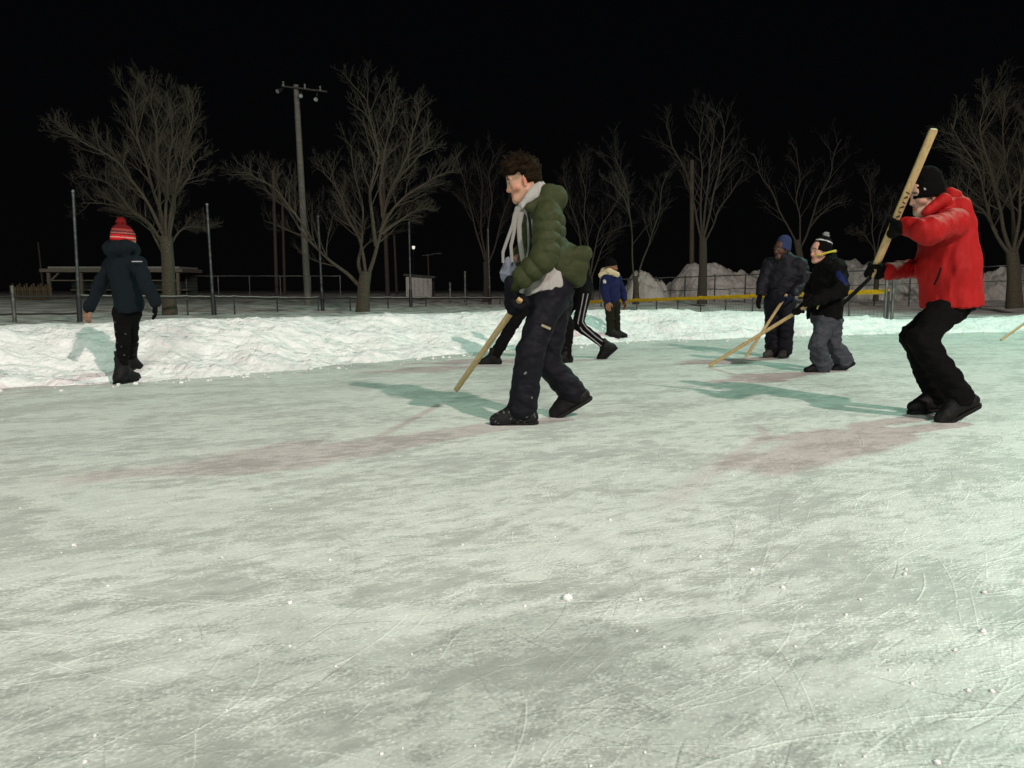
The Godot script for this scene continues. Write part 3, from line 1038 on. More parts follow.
	wood_pole(388, 300, 50.0, 382, 150, 0.15, "dark far pole with a street lamp arm behind the low-forked tree", true)
	wood_pole(397, 300, 55.0, 394, 235, 0.1, "thin dark far pole just behind the small shed")
	wood_pole(692, 290, 33.0, 692, 160, 0.11, "bare wooden pole beside the narrow forked tree")
	wood_pole(44, 296, 52.0, 38, 242, 0.07, "thin dark pole beyond the picket run")
	wood_pole(429, 290, 48.0, 428, 254, 0.06, "short dark pole with a bracket above the small shed", true)
	# far lamp, lit
	var q := P(413.5, 247.5, 58.0)
	var base := Vector3(q.x, field_height(q.x, 58.0), q.z)
	t = thing("street_lamp", "tiny lit lamp on a far dark post above the shed", "lamp", base)
	mb = MB.new()
	mb.tube([Vector3.ZERO, q - base - Vector3(0, 0.12, 0)], [0.05, 0.04], 8, lin("#2c2c2c"))
	mb.tube([q - base + Vector3(0, 0.1, 0), q - base + Vector3(0, 0.15, 0), q - base + Vector3(0, 0.17, 0)], [0.13, 0.11, 0.03], 10, lin("#2c2c2c"))
	obj("post", mb.mesh(), M.metal, t)
	mb = MB.new()
	mb.tube([q - base + Vector3(0, -0.12, 0), q - base + Vector3(0, -0.06, 0), q - base + Vector3(0, 0.06, 0), q - base + Vector3(0, 0.1, 0)], [0.06, 0.1, 0.11, 0.1], 12, Color.WHITE)
	var glow := StandardMaterial3D.new()
	glow.emission_enabled = true
	glow.emission = Color(1, 0.97, 0.9)
	glow.emission_energy_multiplier = 0.55
	obj("lamp_globe", mb.mesh(), glow, t)
	var o := OmniLight3D.new()
	o.name = "globe_light"
	o.light_energy = 0.6
	o.light_size = 0.09
	o.omni_range = 40.0
	o.omni_attenuation = 2.0
	o.shadow_enabled = true
	o.light_color = Color(1, 0.97, 0.9)
	t.add_child(o)
	o.position = q - base

# ---------------------------------------------------------------- heaps and lumps of snow
func snow_pile(px: float, py_top: float, ahead: float, wide: float, deep: float, seed_: int, label: String) -> void:
	var top := P(px, py_top, ahead)
	var y0 := field_height(top.x, ahead) - 0.15
	var t := Vector3(top.x, y0, top.z)
	var nz := FastNoiseLite.new()
	nz.seed = seed_
	nz.noise_type = FastNoiseLite.TYPE_SIMPLEX_SMOOTH
	nz.fractal_octaves = 5
	nz.fractal_gain = 0.55
	nz.frequency = 0.55
	var mb := MB.new()
	var n := 70
	for jz in n:
		for ix in n:
			var u := (ix / (n - 1.0) - 0.5) * 2.0
			var v := (jz / (n - 1.0) - 0.5) * 2.0
			var x := u * wide
			var z := v * deep
			var d := Vector2(u, v).length() + 0.22 * nz.get_noise_2d(x * 0.8 + seed_, z * 0.8)
			var h := (top.y - y0) * pow(clampf(1.0 - d * d, 0.0, 1.0), 0.75)
			h += (0.42 * nz.get_noise_2d(x, z) + 0.2 * absf(nz.get_noise_2d(x * 2.6, z * 2.6)) - 0.04) * smoothstep(1.0, 0.75, d)
			mb.vert(Vector3(x, h - 0.12 * smoothstep(0.85, 1.0, maxf(absf(u), absf(v))), z), Vector3.UP, lin("#bfbcb6").lerp(lin("#857e74"), 0.5 * smoothstep(0.1, 0.45, nz.get_noise_2d(x * 1.7 + 5.0, z * 1.7))))
	for jz in n - 1:
		for ix in n - 1:
			var q := jz * n + ix
			mb.tri(q, q + 1, q + n)
			mb.tri(q + 1, q + n + 1, q + n)
	smooth(mb)
	var o := obj("snow_pile", mb.mesh(), M.snow)
	o.position = t
	tag(o, label, "snow pile", "ploughed snow piles beyond the fences")

func lump_mesh(seed_: int, rough: float) -> ArrayMesh:
	var nz := FastNoiseLite.new()
	nz.seed = seed_
	nz.frequency = 0.9
	nz.fractal_octaves = 3
	var s := SphereMesh.new()
	s.radius = 1.0
	s.height = 2.0
	s.radial_segments = 16
	s.rings = 9
	var a := s.get_mesh_arrays()
	var mb := MB.new()
	var vs: PackedVector3Array = a[Mesh.ARRAY_VERTEX]
	for v in vs:
		mb.vert(v * (1.0 + rough * nz.get_noise_3dv(v * 1.6)) * Vector3(1, 0.75, 1), v.normalized(), Color(0.86, 0.87, 0.86))
	var ids: PackedInt32Array = a[Mesh.ARRAY_INDEX]
	for i in range(0, ids.size(), 3):
		mb.tri(ids[i], ids[i + 1], ids[i + 2])
	return mb.mesh()

func lumps() -> void:
	snow_pile(645, 273, 30.5, 1.0, 1.3, 51, "small rounded snow pile behind the slender two-stemmed tree")
	snow_pile(712, 266, 32.0, 2.4, 2.0, 52, "broad snow pile behind the tall narrow tree")
	snow_pile(770, 271, 33.0, 2.6, 2.0, 53, "low snow ridge behind the person in the blue hat")
	snow_pile(852, 263, 32.0, 2.2, 2.0, 54, "tall snow pile behind the striped hat")
	snow_pile(925, 268, 31.5, 2.6, 2.0, 55, "snow pile behind the person in the red jacket")
	snow_pile(885, 274, 32.5, 6.5, 1.8, 57, "long low run of ploughed snow joining the piles")
	snow_pile(1015, 269, 32.0, 3.0, 2.2, 56, "long snow ridge behind the big tree by the red jacket")
	var shapes := []
	for i in 5:
		shapes.append(lump_mesh(60 + i, 0.55))
	var r := RandomNumberGenerator.new()
	r.seed = 15
	# the loose lumps one can make out on the ice
	for a in [[567, 599, 9], [290, 603, 4], [983, 632, 5], [984, 593, 4], [752, 570, 4], [905, 575, 4], [906, 570, 3], [846, 615, 3], [955, 651, 4], [992, 692, 4], [937, 763, 5], [912, 684, 3], [700, 557, 3], [664, 647, 3], [645, 753, 3], [470, 590, 2], [222, 558, 3], [74, 546, 4], [440, 650, 3], [640, 600, 3], [525, 606, 3], [783, 588, 4], [860, 600, 3], [968, 691, 4], [610, 520, 3], [720, 640, 2], [330, 560, 3], [180, 640, 3]]:
		var c := G(a[0], a[1])
		var size: float = a[2] * 0.5 * c.distance_to(EYE) / FOCAL
		var o := obj("snow_lump", shapes[r.randi() % 5], M.snow)
		o.position = c + Vector3(0, size * 0.35, 0)
		o.scale = Vector3.ONE * size
		o.rotation.y = r.randf() * TAU
		tag(o, "biggest loose white snow lump lying alone on the ice" if a[2] == 9 else "small loose white snow lump lying on the ice", "snow lump", "loose snow lumps on the ice")
	# crumbs too small and many to count
	var mm := MultiMesh.new()
	mm.transform_format = MultiMesh.TRANSFORM_3D
	mm.mesh = shapes[1]
	var list := []
	for i in 900:
		var z := 1.2 + 8.0 * pow(r.randf(), 1.6)
		var x := r.randf_range(-0.85, 0.85) * z
		if lumpy.get_noise_2d(x * 1.3, z * 1.3 + 33.0) < -0.05 and r.randf() < 0.75:
			continue
		list.append([Vector3(x, 0.001, -z), 0.001 + 0.0035 * pow(r.randf(), 5.0)])
	for i in 1200:
		var q := edge_pts[r.randi_range(60, edge_pts.size() - 200)]
		var d := r.randf_range(-0.25, 0.1) + absf(r.randfn(0, 0.3))
		list.append([Vector3(q.x + r.randfn(0, 0.15), 0.004, -(q.y - d + 0.12)), 0.005 + 0.02 * pow(r.randf(), 4.0)])
	mm.instance_count = list.size()
	for i in list.size():
		var s: float = list[i][1]
		mm.set_instance_transform(i, Transform3D(Basis.from_euler(Vector3(0, r.randf() * TAU, 0)).scaled(Vector3(s, s * 0.8, s)), list[i][0]))
	var mi := MultiMeshInstance3D.new()
	mi.name = "snow_crumbs"
	mi.multimesh = mm
	mi.material_override = M.snow
	add_child(mi)
	tag(mi, "scattered snow crumbs on the ice and along the foot of the bank", "snow crumbs", "", "stuff")
	# a dark mitten left on the bank and a stick end resting on it
	var mp := P(439, 346.5, 10.6)
	var mt := thing("mitten", "dark mitten lying on the face of the snow bank", "mitten", mp)
	part(mt, "mitten_body", [cap(mp, mp + Vector3(0.09, 0.015, 0), 0.045, 0.05, 0.02), cap(mp + Vector3(0.03, 0, 0.03), mp + Vector3(-0.03, 0.01, 0.07), 0.022, 0.018, 0.02)], 0.009, M.cloth, Color(0.014, 0.014, 0.014), 0.012, 20.0)
	var tip := G(1001, 340, 0.02)
	stick(tip + Vector3(1.35, 0.52, -0.9), tip, 0.036, "wooden stick lying against the far end of the snow bank", 0.7)

# ---------------------------------------------------------------- people
class FacePaint extends Painter:
	var skin := Color(0.5, 0.28, 0.2)
	var hair := Color(0.02, 0.013, 0.01)
	func tint(p: Vector3) -> Color:
		var az := absf(p.z)
		if p.x > 0.06 and Vector2(p.y - 0.010, az - 0.032).length() < 0.0125:
			return Color(0.03, 0.02, 0.015) if Vector2(p.y - 0.010, az - 0.032).length() < 0.0075 else skin.lerp(Color(0.5, 0.45, 0.42), 0.35)
		if p.x > 0.06 and absf(p.y - 0.036 + (az - 0.03) * 0.2) < 0.0065 and az > 0.01 and az < 0.052:
			return hair.lerp(skin, 0.25)
		if p.x > 0.075 and p.y < -0.054 and p.y > -0.08 and az < 0.026:
			return skin * Color(0.85, 0.5, 0.5)
		# blush of cold on cheek, nose and ear
		var red := exp(-p.distance_squared_to(Vector3(0.06, -0.03, signf(p.z) * 0.05)) / 0.0007) + exp(-p.distance_squared_to(Vector3(0.105, -0.028, 0)) / 0.0003) + 1.2 * exp(-p.distance_squared_to(Vector3(-0.006, -0.006, signf(p.z) * 0.078)) / 0.0005)
		return skin.lerp(skin * Color(1.05, 0.6, 0.55), clampf(red, 0.0, 1.0) * 0.7)

class BandPaint extends Painter:
	# bands of colour along an axis: [from, to, colour]
	var axis := Vector3.UP
	var bands := []
	var base := Color.BLACK
	func tint(p: Vector3) -> Color:
		var t := axis.dot(p)
		for b in bands:
			if t >= b[0] and t < b[1]:
				return b[2]
		return base

class SpotPaint extends Painter:
	# flecks: points that carry a colour within a radius
	var spots := []
	var base := Color.BLACK
	func tint(p: Vector3) -> Color:
		for s in spots:
			if p.distance_squared_to(s[0]) < s[1] * s[1]:
				return s[2]
		return base

func head_prims() -> Array:
	var z := Vector3(0, 0, 1)
	var a := [
		cap(Vector3(-0.022, 0.036, 0), Vector3(0.012, 0.04, 0), 0.088, 0.084, 0.02, {"n": z, "s": 0.84}),
		cap(Vector3(0.03, -0.005, 0), Vector3(0.046, -0.07, 0), 0.062, 0.042, 0.03, {"n": z, "s": 0.92}),
		cap(Vector3(0.07, -0.098, -0.008), Vector3(0.07, -0.098, 0.008), 0.02, 0.02, 0.025),
		cap(Vector3(0.085, 0.012, 0), Vector3(0.105, -0.028, 0), 0.0085, 0.0115, 0.016),
		cap(Vector3(0.095, -0.033, -0.008), Vector3(0.095, -0.033, 0.008), 0.009, 0.009, 0.012),
		cap(Vector3(0.074, 0.034, -0.036), Vector3(0.074, 0.034, 0.036), 0.017, 0.017, 0.016),
		cap(Vector3(0.083, -0.061, -0.014), Vector3(0.083, -0.061, 0.014), 0.0085, 0.0085, 0.008),
		cap(Vector3(0.08, -0.073, -0.012), Vector3(0.08, -0.073, 0.012), 0.009, 0.009, 0.008),
		cap(Vector3(-0.02, -0.05, 0), Vector3(-0.05, -0.17, 0), 0.052, 0.056, 0.03)]
	for s in [-1.0, 1.0]:
		a.append(cap(Vector3(-0.004, -0.055, 0.05 * s), Vector3(0.06, -0.095, 0.014 * s), 0.02, 0.018, 0.03))
		a.append(cap(Vector3(0.062, -0.026, 0.042 * s), Vector3(0.05, -0.03, 0.05 * s), 0.02, 0.018, 0.025))
		a.append(cap(Vector3(-0.008, 0.016, 0.078 * s), Vector3(-0.002, -0.03, 0.073 * s), 0.017, 0.01, 0.006, {"n": z, "s": 0.55}))
	for s in [-1.0, 1.0]:
		a.append(cap(Vector3(0.1, 0.01, 0.034 * s), Vector3(0.1, 0.01, 0.036 * s), 0.0115, 0.0115, 0.0, {"op": "sub"}))
		a.append(cap(Vector3(0.077, 0.010, 0.032 * s), Vector3(0.077, 0.010, 0.032 * s), 0.013, 0.013, 0.003))
	return a

func head_frame(at: Vector3, fwd: Vector3, up: Vector3, size: float) -> Transform3D:
	var x := fwd.normalized()
	var z := x.cross(up).normalized()
	return Transform3D(Basis(x * size, z.cross(x).normalized() * size, z * size), at)

# a hand closed round a stick; axis points towards the thumb
func grip(wrist: Vector3, at: Vector3, axis: Vector3, rs: float, size := 1.0, fat := 1.0) -> Array:
	axis = axis.normalized()
	var u := wrist - at
	u = (u - axis * u.dot(axis)).normalized()
	var v := axis.cross(u)
	var rf := 0.0105 * size * fat
	var a := []
	var back := at + u * (rs + 0.016 * size)
	a.append(cap(wrist, back + axis * 0.016 * size, 0.029 * size * fat, 0.024 * size * fat, 0.015))
	a.append(cap(wrist, back - axis * 0.026 * size, 0.027 * size * fat, 0.022 * size * fat, 0.015))
	for i in 4:
		var off := axis * (1.5 - i) * 0.0215 * size
		var lng: float = [0.95, 1.05, 1.0, 0.85][i]
		var last := back + off + v * 0.006
		var r := rs + rf
		for ph in [0.9, 1.9, 2.9, 3.75]:
			var q: Vector3 = at + off + (u * cos(ph * lng) + v * sin(ph * lng)) * r
			a.append(cap(last, q, rf, rf * 0.94, 0.006))
			last = q
	var th := wrist.lerp(back, 0.5) + axis * 0.026 * size
	for ph in [-0.5, -1.5, -2.3]:
		var q: Vector3 = at + axis * 0.042 * size + (u * cos(ph) + v * sin(ph)) * (rs + rf * 1.1)
		a.append(cap(th, q, rf * 1.15, rf * 1.05, 0.008))
		th = q
	return a

# a relaxed open hand; palm is the way the palm faces
func open_hand(wrist: Vector3, along: Vector3, palm: Vector3, size := 1.0, thumb := 1.0, curl := 0.3, fat := 1.0) -> Array:
	along = along.normalized()
	palm = (palm - along * palm.dot(along)).normalized()
	var side := along.cross(palm) * thumb
	var a := []
	var r := 0.0095 * size * fat
	for i in 4:
		var root := wrist + along * 0.082 * size + side * (1.5 - i) * 0.0205 * size
		a.append(cap(wrist + side * (1.5 - i) * 0.009 * size, root, 0.016 * size * fat, 0.0125 * size * fat, 0.012))
		var d := along
		var lng: float = [0.07, 0.079, 0.073, 0.057][i] * size
		var q := root
		for k in 3:
			d = (d + palm * curl * (0.8 + 0.25 * k + 0.1 * i)).normalized()
			var e: Vector3 = q + d * lng * [0.45, 0.32, 0.25][k]
			a.append(cap(q, e, r * (1.0 - 0.05 * k), r * (0.95 - 0.06 * k), 0.004))
			q = e
	var t0 := wrist + along * 0.022 * size + side * 0.026 * size
	var t1 := t0 + (along * 0.6 + side * 0.6 + palm * 0.3).normalized() * 0.045 * size
	var t2 := t1 + (along * 0.9 + side * 0.2 + palm * 0.3).normalized() * 0.035 * size
	a.append(cap(t0, t1, 0.015 * size * fat, 0.0115 * size * fat, 0.012))
	a.append(cap(t1, t2, 0.0115 * size * fat, 0.0095 * size * fat, 0.004))
	return a

func part(p: Node3D, called: String, prims: Array, h: float, m: Material, col: Color, amp := 0.0, freq := 8.0, squeeze := Vector3.ONE, paint: Painter = null, noise: FastNoiseLite = null) -> MeshInstance3D:
	var mb := MB.new()
	mb.add(nets(prims, h, amp, freq, squeeze, noise), col, Transform3D(Basis(), -p.position), paint)
	return obj(called, mb.mesh(), m, p)

# the body: one continuous figure from the joints, the fine head and bare hands added to it
func body(p: Node3D, j: Dictionary, head: Transform3D, skin: Color, hair: Color, hands: Array, h: float) -> void:
	var mb := MB.new()
	var back := Transform3D(Basis(), -p.position)
	var s: float = j.get("thin", 1.0)
	var b := [
		cap(j.pelvis, j.chest, 0.085 * s, 0.095 * s, 0.06), cap(j.chest, j.neck, 0.085 * s, 0.045 * s, 0.05), cap(j.neck, head * Vector3(-0.03, -0.07, 0), 0.045 * s, 0.042 * s, 0.03),
		cap(j.chest, j.sl, 0.06 * s, 0.04 * s, 0.05), cap(j.chest, j.sr, 0.06 * s, 0.04 * s, 0.05),
		cap(j.sl, j.el, 0.04 * s, 0.033 * s), cap(j.el, j.wl, 0.033 * s, 0.024 * s), cap(j.sr, j.er, 0.04 * s, 0.033 * s), cap(j.er, j.wr, 0.033 * s, 0.024 * s),
		cap(j.pelvis, j.hl, 0.075 * s, 0.065 * s, 0.05), cap(j.pelvis, j.hr, 0.075 * s, 0.065 * s, 0.05),
		cap(j.hl, j.kl, 0.06 * s, 0.045 * s), cap(j.kl, j.al, 0.045 * s, 0.032 * s), cap(j.hr, j.kr, 0.06 * s, 0.045 * s), cap(j.kr, j.ar, 0.045 * s, 0.032 * s)]
	mb.add(nets(b, 0.022), skin, back)
	var fp := FacePaint.new()
	fp.skin = skin
	fp.hair = hair
	mb.add(nets(head_prims(), h), skin, back * head, fp)
	for a in hands:
		mb.add(nets(a, maxf(h * 0.8, 0.0038)), skin, back)
	obj("body", mb.mesh(), M.skin, p)

func boot(p: Node3D, ankle: Vector3, toe: Vector3, size: float, h: float, col: Color, shaft := 0.13, paint: Painter = null, up := Vector3.UP) -> void:
	# ankle joint, toe direction; the sole is the plane across the foot's own up
	var d := toe.normalized()
	var u := (up - d * up.dot(d)).normalized()
	var heel := ankle - u * 0.06 * size - d * 0.045 * size
	var tip := ankle - u * 0.07 * size + d * 0.165 * size
	var sole := ankle - u * 0.105 * size
	var side := d.cross(u)
	var a := [
		cap(ankle + u * shaft * size, ankle, 0.056 * size, 0.058 * size, 0.03), cap(ankle, heel, 0.055 * size, 0.046 * size, 0.03), cap(heel, tip, 0.047 * size, 0.04 * size, 0.03),
		cap(ankle + d * 0.02 * size, ankle + d * 0.11 * size - u * 0.05 * size, 0.05 * size, 0.04 * size, 0.04),
		cut(sole, -u), cut(ankle + u * (shaft + 0.02) * size, u)]
	var b := part(p, "boot", a, h, M.rubber, col, 0.006, 14.0, Vector3.ONE, paint)
	var so := [cap(sole + u * 0.006 - d * 0.05 * size, sole + u * 0.006 + d * 0.164 * size, 0.049 * size, 0.043 * size, 0.02, {"n": side, "s": 0.95}), cut(sole + u * 0.012, u), cut(sole - u * 0.014, -u)]
	var mb := MB.new()
	mb.add(nets(so, h * 0.8), col * Color(0.75, 0.75, 0.75), Transform3D(Basis(), -p.position))
	obj("sole", mb.mesh(), M.rubber, b)

func trousers(p: Node3D, j: Dictionary, col: Color, h: float, fat: float, amp: float, m: Material, paint: Painter = null, hem := 0.09) -> MeshInstance3D:
	var a := [cap(j.pelvis + Vector3(0, 0.1, 0), j.pelvis - Vector3(0, 0.02, 0), 0.125 * fat, 0.135 * fat, 0.06)]
	for s in ["l", "r"]:
		var hp: Vector3 = j["h" + s]
		var kn: Vector3 = j["k" + s]
		var an: Vector3 = j["a" + s]
		a.append(cap(j.pelvis, hp, 0.12 * fat, 0.1 * fat, 0.05))
		a.append(cap(hp, kn, 0.098 * fat, 0.08 * fat, 0.035))
		a.append(cap(kn, an, 0.08 * fat, hem * fat, 0.02))
	return part(p, "trousers", a, h, m, col, amp, 9.0, Vector3(1.0, 1.7, 1.0), paint)

func jacket_prims(j: Dictionary, fw: Vector3, wide: float, hem: Vector3, hemr: float, arm: float, flat := 0.72, puff := 0.0) -> Array:
	fw = fw.normalized()
	var quilt := {} if puff == 0.0 else {"puff": [4, puff]}
	var a := [
		cap(j.chest, hem, wide, hemr, 0.05, {"n": fw, "s": flat}.merged({} if puff == 0.0 else {"puff": [5, puff * 1.3]})),
		cap(j.chest, j.neck, wide * 0.92, 0.075 * wide / 0.17, 0.06, {"n": fw, "s": flat}),
		cap(j.sl, j.sr, arm * 1.02, arm * 1.02, 0.06)]
	for s in ["l", "r"]:
		a.append(cap(j["s" + s], j["e" + s], arm, arm * 0.88, 0.03, quilt))
		a.append(cap(j["e" + s], j["w" + s], arm * 0.88, arm * 0.72, 0.03, quilt))
	return a

func beanie(p: Node3D, head: Transform3D, h: float, paint: Painter, tall := 0.03, pom := 0.0, pom_col := Color.BLACK, tilt := 0.0, called := "knit_hat", line := 0.03) -> void:
	var a := [
		cap(Vector3(-0.02, 0.045, 0), Vector3(-0.022, 0.05 + tall, 0), 0.103, 0.096, 0.02, {"n": Vector3(0, 0, 1), "s": 0.9}),
		cap(Vector3(-0.012, line + 0.005, 0), Vector3(-0.014, line + 0.03, 0), 0.111, 0.108, 0.008, {"n": Vector3(0, 0, 1), "s": 0.87}),
		cut(Vector3(0, line - 0.01, 0), Vector3(tilt, -1, 0))]
	var mb := MB.new()
	var xf := Transform3D(Basis(), -p.position) * head
	mb.add(nets(a, h, 0.005, 30.0), Color.BLACK, xf, paint)
	var o := obj(called, mb.mesh(), M.knit, p)
	if pom > 0.0:
		mb = MB.new()
		var c := Vector3(-0.03, 0.135 + tall + pom * 0.55, 0)
		mb.add(nets([cap(c, c + Vector3(0.001, 0, 0), pom, pom, 0.0)], h * 0.8, 0.014, 45.0), pom_col, xf)
		obj("pompom", mb.mesh(), M.knit, o)

func stick(from: Vector3, to: Vector3, wide: float, label: String, thick := 0.6, marks := []) -> Node3D:
	# a straight wooden shaft, corners eased, ends a little rounded
	var t := thing("hockey_stick", label, "stick", to, "wooden sticks")
	var d := (to - from).normalized()
	var s := d.cross(Vector3.FORWARD).normalized()
	var b := d.cross(s)
	var mb := MB.new()
	var n := 9
	var first := 0
	var l := from.distance_to(to)
	# eight-sided section swept along the shaft
	var ring := []
	for k in 8:
		var c := Vector2(1, 0.62).rotated(0)
		var q: Vector2 = [Vector2(1, -0.62), Vector2(1, 0.62), Vector2(0.62, 1), Vector2(-0.62, 1), Vector2(-1, 0.62), Vector2(-1, -0.62), Vector2(-0.62, -1), Vector2(0.62, -1)][k]
		ring.append(q * wide * 0.5)
	for i in n:
		var f := float(i) / (n - 1)
		var k2 := 0.8 if i == 0 or i == n - 1 else 1.0
		if i == 1: f = 0.012
		if i == n - 2: f = 0.988
		var c := from.lerp(to, f) - to
		for k in 8:
			var q: Vector2 = ring[k] * k2
			mb.vert(c + s * q.x + b * q.y * thick, (s * q.x * thick + b * q.y).normalized(), lin("#cdb07c"))
	for i in n - 1:
		for k in 8:
			var q := i * 8 + k
			var q2 := i * 8 + (k + 1) % 8
			mb.tri(q, q2, q + 8)
			mb.tri(q2, q2 + 8, q + 8)
	for e in [0, n - 1]:
		var rr := []
		for k in 8:
			rr.append(mb.vert(mb.v[e * 8 + k], d if e > 0 else -d, lin("#c4a56e")))
		for k in range(1, 7):
			mb.tri(rr[0], rr[k], rr[k + 1])
	obj("shaft", mb.mesh(), M.shaft, t)
	return t

func flat_paint(c: Color) -> BandPaint:
	var b := BandPaint.new()
	b.base = c
	return b

func person_green() -> void:
	var p := thing("person", "person in open olive puffer jacket and black snow trousers, striding with a stick", "person", G(515, 424))
	var j := {"neck": P(537, 205, 4.87), "chest": P(546, 224, 4.87), "pelvis": P(550, 289, 4.88),
		"sl": P(548, 214, 4.70), "el": P(546, 257, 4.60), "wl": P(517, 282, 4.62), "sr": P(536, 214, 5.05), "er": P(529, 252, 5.12), "wr": P(513, 261, 4.86),
		"hl": P(548, 300, 4.79), "kl": P(531, 350, 4.73), "al": P(522, 407, 4.77), "hr": P(556, 300, 4.97), "kr": P(547, 362, 5.0), "ar": P(571, 391, 5.04)}
	var head := head_frame(P(523, 182, 4.87), Vector3(-0.95, -0.26, 0.08), Vector3(-0.2, 1, 0), 0.98)
	body(p, j, head, Color(0.52, 0.3, 0.21), Color(0.0099, 0.0066, 0.00495), [], 0.0046)
	# curly hair, thick on top
	var z := Vector3(0, 0, 1)
	var hp := [cap(Vector3(-0.075, -0.015, 0), Vector3(-0.06, 0.04, 0), 0.045, 0.06, 0.03), cap(Vector3(-0.03, 0.02, -0.06), Vector3(-0.03, 0.05, 0.06), 0.03, 0.03, 0.03), cap(Vector3(-0.035, 0.01, -0.066), Vector3(-0.03, 0.06, -0.06), 0.022, 0.03, 0.03), cap(Vector3(-0.035, 0.01, 0.066), Vector3(-0.03, 0.06, 0.06), 0.022, 0.03, 0.03), cap(Vector3(-0.03, 0.06, 0), Vector3(0.02, 0.085, 0), 0.085, 0.075, 0.02, {"n": z, "s": 0.92}), cap(Vector3(-0.06, 0.03, 0), Vector3(-0.055, 0.06, 0), 0.06, 0.06, 0.03, {"n": z, "s": 1.0})]
	var r := RandomNumberGenerator.new()
	r.seed = 41
	hp.append(cap(Vector3(-0.045, 0.095, 0), Vector3(0.03, 0.1, 0), 0.06, 0.05, 0.02))
	for i in 90:
		var th := r.randf_range(-PI, PI)
		var el := asin(r.randf_range(0.0, 1.0))
		var d := Vector3(cos(el) * cos(th), sin(el), cos(el) * sin(th) * 0.85)
		var c := Vector3(-0.012, 0.058, 0) + d * Vector3(0.092, 0.09, 0.09)
		if c.x > 0.02 and c.y < 0.07:
			c.y += 0.05
		var e := c + Vector3(r.randfn(0.018, 0.02), r.randfn(-0.004, 0.014), r.randfn(0, 0.02))
		var m := c.lerp(e, 0.5) + d * 0.012
		hp.append(cap(c, m, 0.018, 0.015, 0.014))
		hp.append(cap(m, e, 0.015, 0.006, 0.01))
	var mb := MB.new()
	mb.add(nets(hp, 0.0046, 0.006, 55.0, Vector3(0.5, 1, 1)), Color(0.014, 0.0088, 0.006), Transform3D(Basis(), -p.position) * head)
	var back := Transform3D(Basis(), -p.position) * head
	for i in 420:
		var th := r.randf_range(-PI, PI)
		var el := asin(r.randf_range(0.05, 1.0))
		var d := Vector3(cos(el) * cos(th), sin(el), cos(el) * sin(th) * 0.85)
		var c := Vector3(-0.014, 0.06, 0) + d * Vector3(0.096, 0.098, 0.093)
		if c.x > 0.02 and c.y < 0.075:
			c.y += 0.045
		var w := Vector3(r.randfn(0.02, 0.02), r.randfn(0.0, 0.02), r.randfn(0, 0.02))
		mb.tube([back * c, back * (c + w * 0.5 + d * 0.012), back * (c + w + d * 0.012), back * (c + w * 1.25 + d * 0.002)], [0.0028, 0.0026, 0.002, 0.001], 3, Color(0.016, 0.0105, 0.007) * r.randf_range(0.6, 1.5), false)
	obj("hair", mb.mesh(), M.hair, p)
	# trousers with a cargo pocket, snow-dusted boots
	var tp := SpotPaint.new()
	tp.base = Color(0.006875, 0.006875, 0.0088)
	for i in 9:
		var q: Vector3 = j.kl.lerp(j.al, r.randf_range(0.2, 1.05)) + Vector3(r.randfn(0, 0.06), r.randfn(0, 0.03), 0.08)
		tp.spots.append([q, 0.006, Color(0.25, 0.26, 0.26)])
	tp.spots.append([P(553, 359, 4.7), 0.02, Color(0.5, 0.5, 0.5)])
	var tr := trousers(p, j, tp.base, 0.0115, 1.05, 0.013, M.nylon, tp, 0.088)
	mb = MB.new()
	var pa := P(546, 327, 4.668) - p.position
	mb.box(pa, Vector3(0.028, -0.012, 0), Vector3(0.003, 0.007, 0), Vector3(0, 0, 0.004), 0.002, Color(0.3, 0.27, 0.18))
	obj("pocket_tab", mb.mesh(), M.cloth, tr)
	var bp := SpotPaint.new()
	bp.base = Color(0.0088, 0.0088, 0.00935)
	for i in 420:
		bp.spots.append([j.al + Vector3(r.randf_range(-0.2, 0.1), r.randf_range(-0.1, 0.09), r.randf_range(0.02, 0.07)), r.randf_range(0.003, 0.006), Color(0.13, 0.135, 0.135)])
	boot(p, j.al, Vector3(-1, -0.06, 0.1), 1.02, 0.0085, bp.base, 0.1, bp)
	boot(p, j.ar, Vector3(-0.86, -0.52, 0.0), 1.02, 0.0085, Color(0.011, 0.011, 0.01155), 0.09)
	# hooded sweatshirt showing below and at the neck
	var grey := Color(0.36, 0.355, 0.34)
	var ho := [cap(P(543, 228, 4.87), P(544, 272, 4.87), 0.145, 0.15, 0.05, {"n": Vector3(1, 0, 0), "s": 0.66}), cap(P(544, 274, 4.86), P(543, 290, 4.85), 0.16, 0.165, 0.04, {"n": Vector3(1, 0, 0), "s": 0.88}),
		cap(P(541, 187, 4.81), P(522, 206, 4.80), 0.034, 0.026, 0.02), cap(P(541, 187, 4.93), P(522, 206, 4.94), 0.034, 0.026, 0.02), cap(P(543, 190, 4.81), P(543, 190, 4.93), 0.036, 0.036, 0.02),
		cap(P(538, 207, 4.87), P(545, 215, 4.87), 0.085, 0.1, 0.03), cut(P(543, 291, 4.87), Vector3(0.26, -1, 0))]
	part(p, "sweatshirt", ho, 0.011, M.cloth, grey, 0.02, 9.0, Vector3(1, 0.6, 1))
	mb = MB.new()
	for s in [[[519, 207], [515, 216], [513, 224], [508, 238], [503, 252], [503, 263]], [[518, 208], [515, 219], [514, 232], [511, 246], [512, 262]], [[521, 212], [519, 226], [520, 240], [522, 254], [524, 266]]]:
		var pts := []
		var rad := []
		for i in s.size():
			pts.append(P(s[i][0], s[i][1], 4.76) - p.position)
			rad.append([0.02, 0.016, 0.011, 0.011, 0.01, 0.008][i] * (1.5 if s[0][0] == 521 and i > 1 else 1.0))
		mb.tube(pts, rad, 8, Color(0.25, 0.245, 0.23), true, 0.5)
